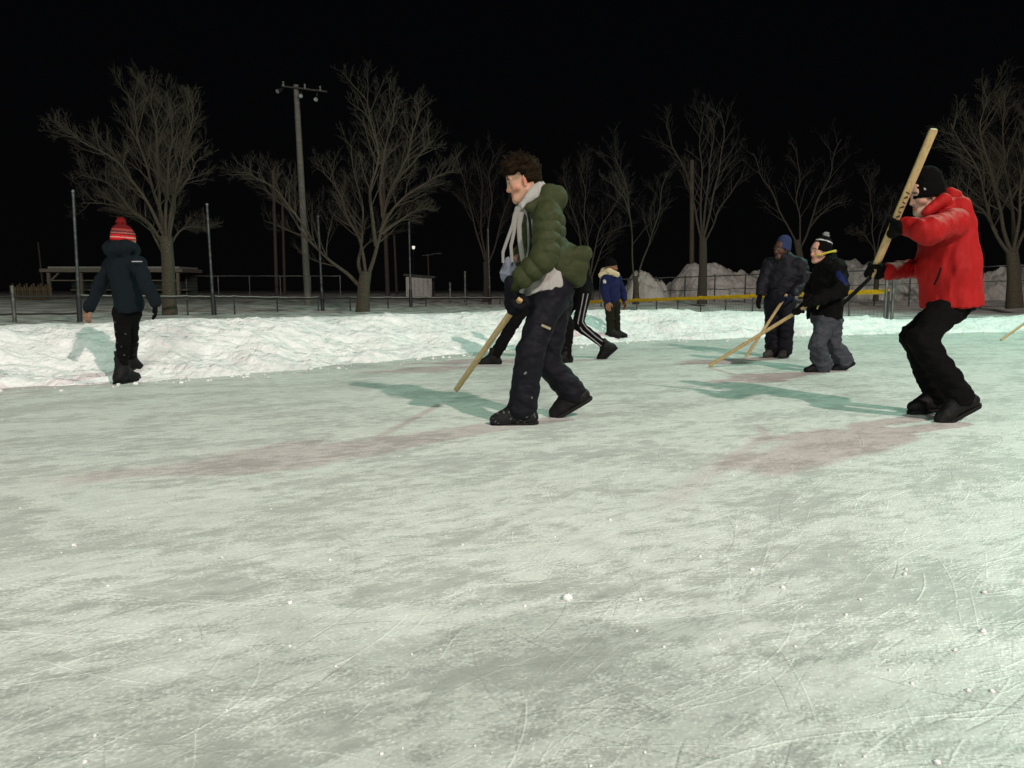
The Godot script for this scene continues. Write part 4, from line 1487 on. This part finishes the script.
	obj("scarf", mb.mesh(), M.knit, p)
	# olive quilted jacket
	var olive := Color(0.039, 0.047, 0.0165)
	var x := Vector3(1, 0, 0)
	var jk := [cap(P(549, 218, 4.87), P(553, 262, 4.87), 0.17, 0.165, 0.03, {"n": x, "s": 0.6, "puff": [4, 0.022]}), cap(j.sl, j.sr, 0.08, 0.08, 0.04),
		cap(P(556, 256, 4.75), P(584, 254, 4.80), 0.052, 0.04, 0.045), cap(P(556, 256, 4.99), P(584, 254, 4.95), 0.052, 0.04, 0.045), cap(P(584, 254, 4.80), P(584, 254, 4.95), 0.04, 0.04, 0.045), cap(P(565, 258, 4.87), P(572, 262, 4.87), 0.1, 0.085, 0.04),
		cap(P(558, 266, 4.77), P(580, 268, 4.81), 0.055, 0.048, 0.045), cap(P(558, 266, 4.97), P(580, 268, 4.94), 0.055, 0.048, 0.045), cap(P(566, 274, 4.80), P(579, 282, 4.84), 0.05, 0.03, 0.045), cap(P(566, 274, 4.94), P(579, 282, 4.91), 0.05, 0.03, 0.045), cap(P(568, 268, 4.87), P(577, 277, 4.87), 0.075, 0.05, 0.045),
		cap(P(555, 198, 4.80), P(555, 198, 4.94), 0.078, 0.078, 0.012), cap(P(548, 192, 4.79), P(548, 192, 4.95), 0.05, 0.05, 0.02), cap(P(552, 197, 4.78), P(530, 208, 4.76), 0.05, 0.032, 0.02), cap(P(552, 197, 4.96), P(530, 208, 4.98), 0.05, 0.032, 0.02),
		cap(j.sl, j.el, 0.088, 0.088, 0.012, {"puff": [4, 0.02]}), cap(j.el, j.wl, 0.088, 0.062, 0.012, {"puff": [3, 0.018]}), cap(j.sr, j.er, 0.085, 0.08, 0.02, {"puff": [4, 0.02]}), cap(j.er, j.wr, 0.08, 0.058, 0.02, {"puff": [3, 0.018]}),
		cap(P(560, 261, 4.69), P(590, 260, 4.74), 0.012, 0.012, 0.0, {"op": "sub"}), cap(P(517, 222, 4.87), P(515, 300, 4.87), 0.085, 0.1, 0.0, {"op": "sub"}), cap(P(523, 190, 4.87), P(523, 200, 4.87), 0.09, 0.09, 0.0, {"op": "sub"})]
	var jo := part(p, "puffer_jacket", jk, 0.0095, M.nylon, olive, 0.007, 14.0)
	part(p, "cuff", [cap(j.wl.lerp(j.el, 0.06), j.wl + (j.wl - j.el).normalized() * 0.025, 0.052, 0.047, 0.02)], 0.008, M.cloth, Color(0.02, 0.024, 0.011), 0.004, 20.0)
	mb = MB.new()
	var zp := []
	for q in [[528, 212], [530, 224], [531, 238], [530, 252], [527, 264]]:
		zp.append(P(q[0], q[1], 4.765) - p.position)
	mb.tube(zp, [0.008, 0.008, 0.008, 0.008, 0.007], 6, Color(0.012, 0.013, 0.008))
	obj("zip", mb.mesh(), M.metal, jo)
	# gloves: the near one on the stick, the other pale grey at the chest
	var top := P(519, 301, 4.66)
	var low := P(456, 390, 5.7)
	var ax := (top - low).normalized()
	part(p, "glove", grip(P(512, 283, 4.62), top - ax * 0.05, ax, 0.021, 1.25, 1.25), 0.005, M.cloth, Color(0.011, 0.0099, 0.0121), 0.004, 30.0)
	part(p, "glove", open_hand(P(510, 261, 4.84), Vector3(-0.3, -1, 0.1), Vector3(0.5, 0, -0.7), 1.0, 1.0, 0.5, 1.4), 0.005, M.cloth, Color(0.2, 0.215, 0.27))
	stick(top + ax * 0.02, low, 0.04, "wooden stick in the gloved hand of the person in the olive jacket", 0.7)

func person_red() -> void:
	var p := thing("person", "person in red hooded jacket and black beanie, raising a long stick", "person", G(950, 424))
	var j := {"neck": P(940, 213, 5.05), "chest": P(947, 236, 5.05), "pelvis": P(952, 298, 5.05),
		"sl": P(953, 223, 4.86), "el": P(928, 231, 4.62), "wl": P(907, 226, 4.78), "sr": P(941, 225, 5.24), "er": P(924, 268, 5.34), "wr": P(886, 271, 5.12),
		"hl": P(946, 309, 4.97), "kl": P(921, 340, 4.88), "al": P(960, 396, 4.86), "hr": P(944, 309, 5.13), "kr": P(913, 336, 5.16), "ar": P(937, 394, 5.16)}
	var head := head_frame(P(926, 196, 5.05), Vector3(-0.97, -0.22, 0.05), Vector3(-0.22, 0.97, 0), 0.98)
	body(p, j, head, Color(0.5, 0.31, 0.24), Color(0.011, 0.00825, 0.0055), [], 0.0048)
	var hat := SpotPaint.new()
	hat.base = Color(0.00605, 0.00605, 0.0066)
	hat.spots.append([Vector3(0.05, 0.045, -0.082), 0.009, Color(0.5, 0.5, 0.5)])
	beanie(p, head, 0.007, hat, 0.045, 0.0, Color.BLACK, 0.12, "beanie", -0.004)
	trousers(p, j, Color(0.006325, 0.005775, 0.007425), 0.0115, 1.0, 0.018, M.cloth, null, 0.082)
	boot(p, j.al, Vector3(-0.87, -0.46, 0.1), 1.05, 0.0085, Color(0.00605, 0.005775, 0.00605), 0.08)
	boot(p, j.ar, Vector3(-1, -0.1, 0.05), 1.02, 0.0085, Color(0.00605, 0.005775, 0.00605), 0.08)
	var red := Color(0.34, 0.0115, 0.0105)
	var x := Vector3(1, -0.05, 0).normalized()
	var jk := [cap(P(947, 232, 5.05), P(950, 268, 5.05), 0.2, 0.215, 0.05, {"n": x, "s": 0.76}), cap(P(950, 270, 5.05), P(952, 304, 5.05), 0.205, 0.218, 0.05, {"n": x, "s": 0.82}),
		cap(j.sl, j.sr, 0.09, 0.09, 0.05), cap(P(945, 215, 5.05), P(940, 208, 5.05), 0.115, 0.09, 0.04),
		cap(P(957, 209, 4.97), P(957, 209, 5.13), 0.075, 0.075, 0.04), cap(P(952, 196, 5.05), P(949, 191, 5.05), 0.06, 0.03, 0.03), cap(P(962, 222, 4.99), P(962, 222, 5.11), 0.065, 0.065, 0.04), cap(P(945, 200, 4.93), P(926, 213, 4.92), 0.042, 0.028, 0.03), cap(P(945, 200, 5.17), P(926, 213, 5.18), 0.042, 0.028, 0.03),
		cap(j.sl, j.el, 0.085, 0.078, 0.03), cap(j.el, j.wl, 0.078, 0.06, 0.03), cap(j.sr, j.er, 0.085, 0.07, 0.03), cap(j.er, j.wr, 0.066, 0.054, 0.03),
		cap(P(922, 190, 5.05), P(922, 203, 5.05), 0.088, 0.075, 0.0, {"op": "sub"}), cut(P(952, 307, 5.05), Vector3(0.05, -1, 0))]
	var jo := part(p, "jacket", jk, 0.011, M.nylon, red, 0.015, 7.5, Vector3(1.5, 0.6, 1.0))
	# a slanting zipped pocket and a seam line
	var mb := MB.new()
	mb.tube([P(934, 285, 4.79) - p.position, P(938, 277, 4.79) - p.position, P(941, 268, 4.80) - p.position], [0.006, 0.007, 0.006], 6, Color(0.011, 0.0044, 0.0044))
	obj("pocket_zip", mb.mesh(), M.cloth, jo)
	# stick held high, blade end low
	var top := P(934, 129, 4.62)
	var low := P(871, 277, 5.14)
	var ax := (top - low).normalized()
	var g1 := top.lerp(low, (222.0 - 129.0) / 148.0)
	var g2 := top.lerp(low, (270.0 - 129.0) / 148.0)
	part(p, "glove", grip(j.wl + Vector3(-0.03, -0.005, 0), g1, ax, 0.022, 1.15, 1.25), 0.005, M.cloth, Color(0.00495, 0.00495, 0.0055))
	part(p, "glove", grip(j.wr + Vector3(-0.02, 0.0, 0), g2, ax, 0.022, 1.15, 1.25), 0.005, M.cloth, Color(0.00495, 0.00495, 0.0055))
	var s := stick(top, low, 0.045, "printed wooden stick held up by the person in the red jacket", 0.6)
	mb = MB.new()
	var tip := P(842, 305, 5.34)
	mb.tube([low + ax * 0.05 - low, low - low, low.lerp(tip, 0.35) - low, low.lerp(tip, 0.8) - low, tip - low], [0.024, 0.028, 0.033, 0.034, 0.025], 10, Color(0.0121, 0.0121, 0.01265), true, 0.35, Vector3(0.6, 0.7, 0))
	obj("taped_blade", mb.mesh(), M.cloth, s)
	# dark printed marks along the shaft
	var face := ax.cross(Vector3.FORWARD).normalized()
	var out := face.cross(ax).normalized()
	if out.z < 0.0:
		out = -out
	mb = MB.new()
	for i in 7:
		var c := top.lerp(low, 0.395 + i * 0.032) - low + out * 0.0142
		var tilt := 0.5 if i % 2 == 0 else -0.35
		mb.box(c, (face + ax * tilt).normalized() * (0.012 if i % 3 else 0.016), (ax - face * tilt).normalized() * 0.0035, out * 0.0006, 0.0002, Color(0.03, 0.022, 0.015))
		if i % 2 == 1:
			mb.box(c + ax * 0.006, (face - ax * 0.8).normalized() * 0.009, (ax + face * 0.8).normalized() * 0.003, out * 0.0005, 0.0002, Color(0.03, 0.022, 0.015))
	obj("print", mb.mesh(), M.plastic, s)

func person_walker() -> void:
	var p := thing("person", "person in striped red knit hat and dark hooded parka walking along the bank", "person", G(124, 383))
	var j := {"neck": P(122, 254, 6.88), "chest": P(124, 272, 6.88), "pelvis": P(128, 308, 6.9),
		"sl": P(111, 264, 6.96), "el": P(98, 289, 7.0), "wl": P(89, 307, 6.93), "sr": P(138, 264, 6.78), "er": P(147, 287, 6.68), "wr": P(156, 303, 6.7),
		"hl": P(122, 314, 6.88), "kl": P(123, 343, 6.84), "al": P(122, 371, 6.86), "hr": P(132, 314, 6.95), "kr": P(131, 338, 7.02), "ar": P(129, 358, 7.25)}
	var fw := Vector3(0.62, 0, -0.78)
	var head := head_frame(P(124.5, 243, 6.86), Vector3(0.97, -0.05, -0.22), Vector3.UP, 0.93)
	body(p, j, head, Color(0.3, 0.16, 0.1), Color(0.011, 0.00825, 0.0055), [open_hand(P(89, 308, 6.93), Vector3(-0.25, -1, 0.1), Vector3(0.3, 0, -0.7), 0.9, -1.0, 0.35)], 0.006)
	var hat := BandPaint.new()
	hat.base = Color(0.42, 0.02, 0.02)
	hat.bands = [[-0.1, 0.043, Color(0.55, 0.02, 0.025)], [0.043, 0.052, Color(0.55, 0.42, 0.34)], [0.052, 0.072, Color(0.5, 0.025, 0.03)], [0.072, 0.084, Color(0.0066, 0.0055, 0.0066)], [0.084, 0.098, Color(0.35, 0.1, 0.09)], [0.098, 0.106, Color(0.05, 0.02, 0.02)], [0.106, 0.128, Color(0.3, 0.05, 0.05)], [0.128, 0.3, Color(0.12, 0.012, 0.014)]]
	beanie(p, head, 0.007, hat, 0.035, 0.042, Color(0.16, 0.012, 0.014))
	var tp := SpotPaint.new()
	tp.base = Color(0.00605, 0.00605, 0.0066)
	var r := RandomNumberGenerator.new()
	r.seed = 6
	for s in ["l", "r"]:
		for i in 40:
			var q: Vector3 = j["h" + s].lerp(j["k" + s], r.randf()) if i % 2 else j["k" + s].lerp(j["a" + s], r.randf())
			tp.spots.append([q + Vector3(r.randf_range(-0.07, 0.07), 0, r.randf_range(0.02, 0.08)), 0.0065, Color(0.13, 0.13, 0.14)])
	trousers(p, j, tp.base, 0.012, 0.72, 0.012, M.cloth, tp, 0.07)
	boot(p, j.al, Vector3(0.28, 0, -0.96), 1.0, 0.009, Color(0.0066, 0.0066, 0.0066), 0.16)
	boot(p, j.ar, Vector3(0.35, -0.3, -0.85), 1.0, 0.009, Color(0.0066, 0.0066, 0.0066), 0.14)
	var navy := Color(0.0115, 0.012, 0.0165)
	var jk := jacket_prims(j, fw, 0.148, P(129, 304, 6.9), 0.15, 0.064, 0.78)
	jk.append_array([cap(P(114, 250, 6.82), P(127, 247, 6.78), 0.075, 0.07, 0.04), cap(P(112, 247, 6.9), P(133, 250, 6.86), 0.07, 0.06, 0.04), cut(P(129, 312, 6.9), Vector3(0, -1, 0))])
	var jo := part(p, "parka", jk, 0.012, M.cloth, navy, 0.02, 8.0, Vector3(1, 0.6, 1))
	var mb := MB.new()
	mb.box(P(137, 261.5, 6.665) - p.position, Vector3(0.045, 0.0, 0), Vector3(0, 0.004, 0), Vector3(0, 0, 0.004), 0.002, Color(0.35, 0.35, 0.36))
	obj("reflective_strip", mb.mesh(), M.plastic, jo)
	part(p, "glove", open_hand(P(154.5, 303, 6.7), Vector3(0.1, -1, 0), Vector3(-0.8, 0, 0.3), 0.9, 1.0, 0.3, 1.3), 0.0065, M.cloth, Color(0.0055, 0.0055, 0.00715))

func person_blue_hat() -> void:
	var p := thing("person", "person in blue slouchy hat and charcoal jacket standing, one glove hanging", "person", G(780, 357))
	var j := {"neck": P(786, 258, 9.45), "chest": P(786, 272, 9.45), "pelvis": P(780, 300, 9.45),
		"sr": P(770, 264, 9.55), "er": P(763, 281, 9.55), "wr": P(760, 295, 9.45), "sl": P(800, 264, 9.35), "el": P(805, 282, 9.3), "wl": P(792, 296, 9.12),
		"hr": P(773, 303, 9.5), "kr": P(772, 326, 9.48), "ar": P(773, 349, 9.5), "hl": P(787, 303, 9.42), "kl": P(786, 326, 9.38), "al": P(785, 349.5, 9.42)}
	var fw := Vector3(-0.6, 0, 0.8)
	var head := head_frame(P(781.5, 250, 9.42), Vector3(-0.85, 0.0, 0.5), Vector3.UP, 0.93)
	body(p, j, head, Color(0.085, 0.043, 0.026), Color(0.0055, 0.0044, 0.0033), [], 0.007)
	beanie(p, head.rotated_local(Vector3(0, 0, 1), 0.25), 0.009, flat_paint(Color(0.028, 0.04, 0.095)), 0.06, 0.0, Color.BLACK, 0.2, "slouchy_hat", 0.005)
	trousers(p, j, Color(0.006875, 0.007425, 0.011), 0.014, 1.06, 0.018, M.nylon, null, 0.09)
	boot(p, j.ar, Vector3(-0.8, 0, 0.6), 0.9, 0.011, Color(0.05, 0.048, 0.046), 0.1)
	boot(p, j.al, Vector3(-0.6, 0, 0.8), 0.9, 0.011, Color(0.03, 0.03, 0.03), 0.1)
	var jk := jacket_prims(j, fw, 0.19, P(781, 288, 9.45), 0.19, 0.082, 0.74, 0.006)
	jk.append_array([cap(P(784, 257, 9.42), P(786, 262, 9.44), 0.085, 0.11, 0.03), cut(P(781, 295, 9.45), Vector3(0, -1, 0))])
	part(p, "jacket", jk, 0.014, M.nylon, Color(0.00935, 0.0099, 0.0121), 0.02, 8.0)
	part(p, "glove", open_hand(P(760, 296, 9.44), Vector3(-0.25, -1, 0.1), Vector3(0.6, 0, 0.6), 1.0, 1.0, 0.25, 1.35), 0.008, M.cloth, Color(0.00495, 0.00495, 0.0055))
	var tip := G(746, 357, 0.015)
	var top := P(783, 300, 9.1)
	var ax := (top - tip).normalized()
	part(p, "glove", grip(P(791, 296.5, 9.13), top, ax, 0.016, 1.05, 1.3), 0.0075, M.cloth, Color(0.012, 0.016, 0.035))
	stick(top + ax * 0.08, tip, 0.032, "wooden stick of the person in the blue hat", 0.7)

func person_striped_hat() -> void:
	var p := thing("person", "person in black hat with white stripe, yellow strap and grey trousers", "person", G(825, 371))
	var j := {"neck": P(827, 262, 7.88), "chest": P(829, 277, 7.88), "pelvis": P(825, 314, 7.88),
		"sl": P(836, 268, 7.73), "el": P(842, 289, 7.62), "wl": P(817, 301, 7.58), "sr": P(822, 268, 8.03), "er": P(812, 289, 8.1), "wr": P(809, 303, 7.86),
		"hl": P(826, 322, 7.79), "kl": P(817, 345, 7.74), "al": P(822, 364, 7.8), "hr": P(832, 322, 7.96), "kr": P(833, 344, 7.95), "ar": P(843, 359, 7.98)}
	var fw := Vector3(-0.95, 0, 0.25)
	var head := head_frame(P(820, 252, 7.87), Vector3(-0.95, -0.02, 0.3), Vector3.UP, 0.92)
	body(p, j, head, Color(0.52, 0.3, 0.22), Color(0.05, 0.03, 0.015), [], 0.006)
	var hat := BandPaint.new()
	hat.axis = Vector3(-0.1, 1, 0).normalized()
	hat.base = Color(0.00495, 0.00715, 0.0066)
	hat.bands = [[0.112, 0.124, Color(0.55, 0.56, 0.55)]]
	beanie(p, head.rotated_local(Vector3(0, 0, 1), 0.22), 0.0075, hat, 0.04, 0.034, Color(0.22, 0.23, 0.23), 0.15, "knit_hat", 0.008)
	var mb := MB.new()
	var q := []
	for a in [[815, 255.5], [820, 254.5], [826, 253], [832, 251.5], [836, 251]]:
		q.append(P(a[0], a[1], 7.74 + absf(a[0] - 823.0) * 0.005) - p.position)
	mb.tube(q, [0.005, 0.007, 0.009, 0.011, 0.015], 8, Color(0.42, 0.4, 0.045), true, 0.6)
	obj("neck_strap", mb.mesh(), M.cloth, p)
	trousers(p, j, Color(0.045, 0.05, 0.06), 0.0125, 1.0, 0.022, M.nylon, null, 0.098)
	boot(p, j.al, Vector3(-1, 0, 0.1), 0.92, 0.01, Color(0.0077, 0.0077, 0.0077), 0.08)
	boot(p, j.ar, Vector3(-0.85, -0.52, 0), 0.92, 0.01, Color(0.0066, 0.0066, 0.0066), 0.08)
	var jk := jacket_prims(j, fw, 0.2, P(824, 312, 7.88), 0.205, 0.08, 0.74)
	jk.append_array([cap(P(826, 261, 7.88), P(828, 268, 7.88), 0.085, 0.12, 0.04), cut(P(823, 318, 7.88), Vector3(0.05, -1, 0))])
	var jp := SpotPaint.new()
	jp.base = Color(0.005225, 0.005225, 0.005775)
	for k in 6:
		jp.spots.append([P(838 + k * 1.4, 273 + k * 2.2, 7.6), 0.03, Color(0.012, 0.02, 0.09)])
	var jo := part(p, "jacket", jk, 0.0125, M.cloth, jp.base, 0.025, 8.0, Vector3.ONE, jp)
	mb = MB.new()
	q = []
	for a in [[820, 294], [818, 298], [821, 301], [818, 306], [817, 309]]:
		q.append(P(a[0], a[1], 7.63) - p.position)
	mb.tube(q, [0.007, 0.009, 0.01, 0.009, 0.006], 6, Color(0.5, 0.5, 0.12))
	obj("drawcord", mb.mesh(), M.plastic, jo)
	var tip := G(709, 366, 0.015)
	var top := P(809, 304.5, 7.6)
	var ax := (top - tip).normalized()
	part(p, "glove", grip(P(815, 301.5, 7.58), top, ax, 0.017, 1.0, 1.3), 0.007, M.cloth, Color(0.00495, 0.00495, 0.0055))
	part(p, "glove", grip(P(808, 301.5, 7.84), top - ax * 0.13, ax, 0.017, 1.0, 1.3), 0.007, M.cloth, Color(0.00495, 0.00495, 0.0055))
	stick(top + ax * 0.1, tip, 0.034, "long wooden stick of the person in the white-striped hat", 0.7)

func person_far() -> void:
	var p := thing("person", "person in navy coat with cream fleece collar standing at the foot of the bank", "person", P(613, 337, 12.6))
	var j := {"neck": P(609, 275, 12.6), "chest": P(611, 284, 12.6), "pelvis": P(612, 303, 12.6),
		"sr": P(606, 279, 12.46), "er": P(604.5, 292, 12.42), "wr": P(607.5, 301, 12.4), "sl": P(617, 279, 12.74), "el": P(622, 291, 12.78), "wl": P(624.5, 299, 12.74),
		"hr": P(609.5, 305, 12.52), "kr": P(610, 319, 12.5), "ar": P(610.5, 331.3, 12.52), "hl": P(615.5, 305, 12.68), "kl": P(616, 319, 12.66), "al": P(616.5, 331.5, 12.66)}
	var fw := Vector3(0.9, 0, 0.35)
	var head := head_frame(P(611.5, 267.5, 12.58), Vector3(0.95, 0.05, 0.2), Vector3.UP, 0.9)
	body(p, j, head, Color(0.22, 0.11, 0.06), Color(0.0055, 0.0044, 0.0033), [open_hand(P(607.8, 302, 12.4), Vector3(0.1, -1, 0), Vector3(0.3, 0, -0.8), 1.0, 1.0, 0.3, 1.2), open_hand(P(624.8, 300, 12.74), Vector3(0.15, -1, 0), Vector3(-0.6, 0, 0.3), 1.0, 1.0, 0.3, 1.2)], 0.009)
	beanie(p, head, 0.011, flat_paint(Color(0.0044, 0.0044, 0.0055)), 0.02, 0.0, Color.BLACK, 0.0, "knit_cap", 0.035)
	trousers(p, j, Color(0.0143, 0.01485, 0.00825), 0.016, 0.82, 0.016, M.cloth, null, 0.08)
	boot(p, j.ar, Vector3(0.95, 0, 0.3), 0.9, 0.012, Color(0.0066, 0.0066, 0.0066), 0.09)
	boot(p, j.al, Vector3(0.95, 0, 0.2), 0.9, 0.012, Color(0.0066, 0.0066, 0.0066), 0.09)
	var jk := jacket_prims(j, fw, 0.165, P(612, 297, 12.6), 0.175, 0.072, 0.76)
	jk.append(cut(P(612, 304, 12.6), Vector3(0, -1, 0)))
	var jp := SpotPaint.new()
	jp.base = Color(0.012, 0.017, 0.06)
	jp.spots.append([P(604.5, 281.5, 12.38), 0.03, Color(0.5, 0.5, 0.48)])
	part(p, "coat", jk, 0.014, M.cloth, jp.base, 0.018, 8.0, Vector3.ONE, jp)
	part(p, "fleece_collar", [cap(P(602, 275, 12.5), P(609, 271.5, 12.44), 0.05, 0.05, 0.03), cap(P(609, 271.5, 12.44), P(617, 274.5, 12.5), 0.05, 0.045, 0.03), cap(P(602, 275, 12.5), P(604, 271, 12.68), 0.05, 0.05, 0.03), cap(P(604, 271, 12.68), P(616, 274, 12.7), 0.05, 0.045, 0.03)], 0.011, M.knit, Color(0.55, 0.47, 0.3), 0.014, 30.0)

# two people beyond the strider, mostly hidden by him
func person_wide_stance() -> void:
	var p := thing("person", "person all in black with legs braced wide, hidden behind the olive jacket", "person", G(527, 365))
	var j := {"neck": P(547, 244, 8.75), "chest": P(547, 257, 8.75), "pelvis": P(544, 284, 8.75),
		"sl": P(547, 251, 8.6), "el": P(545, 270, 8.5), "wl": P(538, 284, 8.5), "sr": P(546, 251, 8.9), "er": P(546, 270, 9.0), "wr": P(538, 284, 8.9),
		"hl": P(538, 290, 8.68), "kl": P(514, 322, 8.62), "al": P(494, 357, 8.62), "hr": P(551, 290, 8.82), "kr": P(568, 323, 8.82), "ar": P(566, 355, 8.8)}
	var head := head_frame(P(545, 235, 8.75), Vector3(-1, -0.1, 0), Vector3.UP, 0.92)
	body(p, j, head, Color(0.45, 0.26, 0.19), Color(0.00825, 0.0055, 0.0044), [open_hand(j.wl, Vector3(-0.3, -1, 0), Vector3(-0.5, 0, 0.2), 0.9), open_hand(j.wr, Vector3(-0.3, -1, 0), Vector3(-0.5, 0, -0.2), 0.9)], 0.008)
	beanie(p, head, 0.01, flat_paint(Color(0.0055, 0.0055, 0.0066)), 0.02)
	trousers(p, j, Color(0.006325, 0.00605, 0.00715), 0.014, 0.86, 0.016, M.cloth, null, 0.075)
	boot(p, j.al, Vector3(-1, 0, 0.1), 0.95, 0.011, Color(0.0066, 0.0066, 0.0066), 0.09)
	boot(p, j.ar, Vector3(-0.75, -0.1, 0.6), 0.95, 0.011, Color(0.0066, 0.0066, 0.0066), 0.09)
	var jk := jacket_prims(j, Vector3(-1, 0, 0), 0.17, P(545, 280, 8.75), 0.175, 0.075, 0.75)
	jk.append(cut(P(545, 288, 8.75), Vector3(0, -1, 0)))
	part(p, "jacket", jk, 0.015, M.cloth, Color(0.0066, 0.0066, 0.00825), 0.02, 8.0)

func person_side_stripes() -> void:
	var p := thing("person", "person in black trousers with pale side stripes, running bent behind the olive jacket", "person", G(580, 358))
	var j := {"neck": P(556, 258, 9.45), "chest": P(564, 266, 9.45), "pelvis": P(583, 288, 9.4),
		"sl": P(560, 266, 9.28), "el": P(553, 284, 9.25), "wl": P(546, 296, 9.3), "sr": P(559, 266, 9.62), "er": P(550, 282, 9.65), "wr": P(542, 294, 9.6),
		"hl": P(584, 295, 9.28), "kl": P(578, 325, 9.2), "al": P(606, 346, 9.25), "hr": P(578, 295, 9.5), "kr": P(559, 322, 9.5), "ar": P(546, 349, 9.5)}
	var head := head_frame(P(549, 252, 9.45), Vector3(-1, -0.3, 0), Vector3(-0.3, 1, 0), 0.92)
	body(p, j, head, Color(0.45, 0.26, 0.19), Color(0.00825, 0.0055, 0.0044), [open_hand(j.wl, Vector3(-0.5, -1, 0), Vector3(-0.5, 0, 0.2), 0.9), open_hand(j.wr, Vector3(-0.5, -1, 0), Vector3(-0.5, 0, -0.2), 0.9)], 0.008)
	beanie(p, head, 0.01, flat_paint(Color(0.0066, 0.0066, 0.0077)), 0.02)
	var tr := trousers(p, j, Color(0.006325, 0.00616, 0.007425), 0.0135, 0.84, 0.01, M.cloth, null, 0.06)
	for s in [0.0, 1.0]:
		var mb := MB.new()
		var pts := []
		for a in [[583.5 + 4.5 * s, 293.5, 9.185], [582 + 4 * s, 303, 9.185], [579.5 + 4 * s, 315, 9.155], [577.8 + 4.5 * s, 323 - s, 9.135], [582 + 4 * s, 330.5 - 3 * s, 9.14], [592 + 2.5 * s, 338.5 - 3 * s, 9.17], [601 + 2 * s, 346 - 4 * s, 9.2]]:
			pts.append(P(a[0], a[1], a[2]) - p.position)
		mb.tube(pts, [0.008, 0.008, 0.008, 0.008, 0.008, 0.008, 0.008], 6, Color(0.26, 0.26, 0.27))
		obj("side_stripe", mb.mesh(), M.cloth, tr)
	boot(p, j.al, Vector3(-0.75, -0.65, 0), 0.98, 0.011, Color(0.0066, 0.0066, 0.0066), 0.07)
	boot(p, j.ar, Vector3(-1, 0, 0), 0.95, 0.011, Color(0.0066, 0.0066, 0.0066), 0.09)
	var jk := jacket_prims(j, Vector3(-0.75, -0.6, 0), 0.165, P(579, 284, 9.4), 0.165, 0.072, 0.75)
	part(p, "jacket", jk, 0.015, M.cloth, Color(0.0066, 0.0077, 0.01045), 0.02, 8.0)

func people() -> void:
	person_green()
	person_red()
	person_walker()
	person_striped_hat()
	person_blue_hat()
	person_far()
	person_wide_stance()
	person_side_stripes()

func _ready() -> void:
	var t0 := Time.get_ticks_msec()
	camera_and_light()
	make_materials()
	# lit masts outside the frame: warm behind the camera, green-white beyond the far corner; plus two weaker masts added only as soft fill
	flood_mast(Vector3(11.5, 0, 11.5), 15.0, Vector3(-2.5, 0, -14), Color(1.0, 0.9, 0.88), 375.0, "tall floodlight mast throwing warm light from behind the rink")
	flood_mast(Vector3(17.5, 0, -18), 16.0, Vector3(-3, 0, -3), Color(0.76, 1.0, 0.9), 220.0, "tall floodlight mast throwing green-white light from beyond the bank corner", 0.55)
	flood_mast(Vector3(-24, 0, 14), 14.0, Vector3(0, 0, -10), Color(0.95, 1.0, 0.94), 205.0, "added fill floodlight mast with a wide soft lamp far behind the walker's side", 1.5)  # mast added for neutral fill where the two main shadows overlap
	flood_mast(Vector3(2, 0, 24), 15.0, Vector3(0, 0, -12), Color(0.97, 1.0, 0.95), 270.0, "added fill floodlight mast with a wide soft lamp at the end of the rink", 1.5)  # second added fill mast, lifts the shadows from behind the camera
	ground()
	print("ground ", Time.get_ticks_msec() - t0)
	trees()
	fences()
	shelters()
	print("background ", Time.get_ticks_msec() - t0)
	people()
	print("people ", Time.get_ticks_msec() - t0)
	lumps()
	print("all ", Time.get_ticks_msec() - t0)
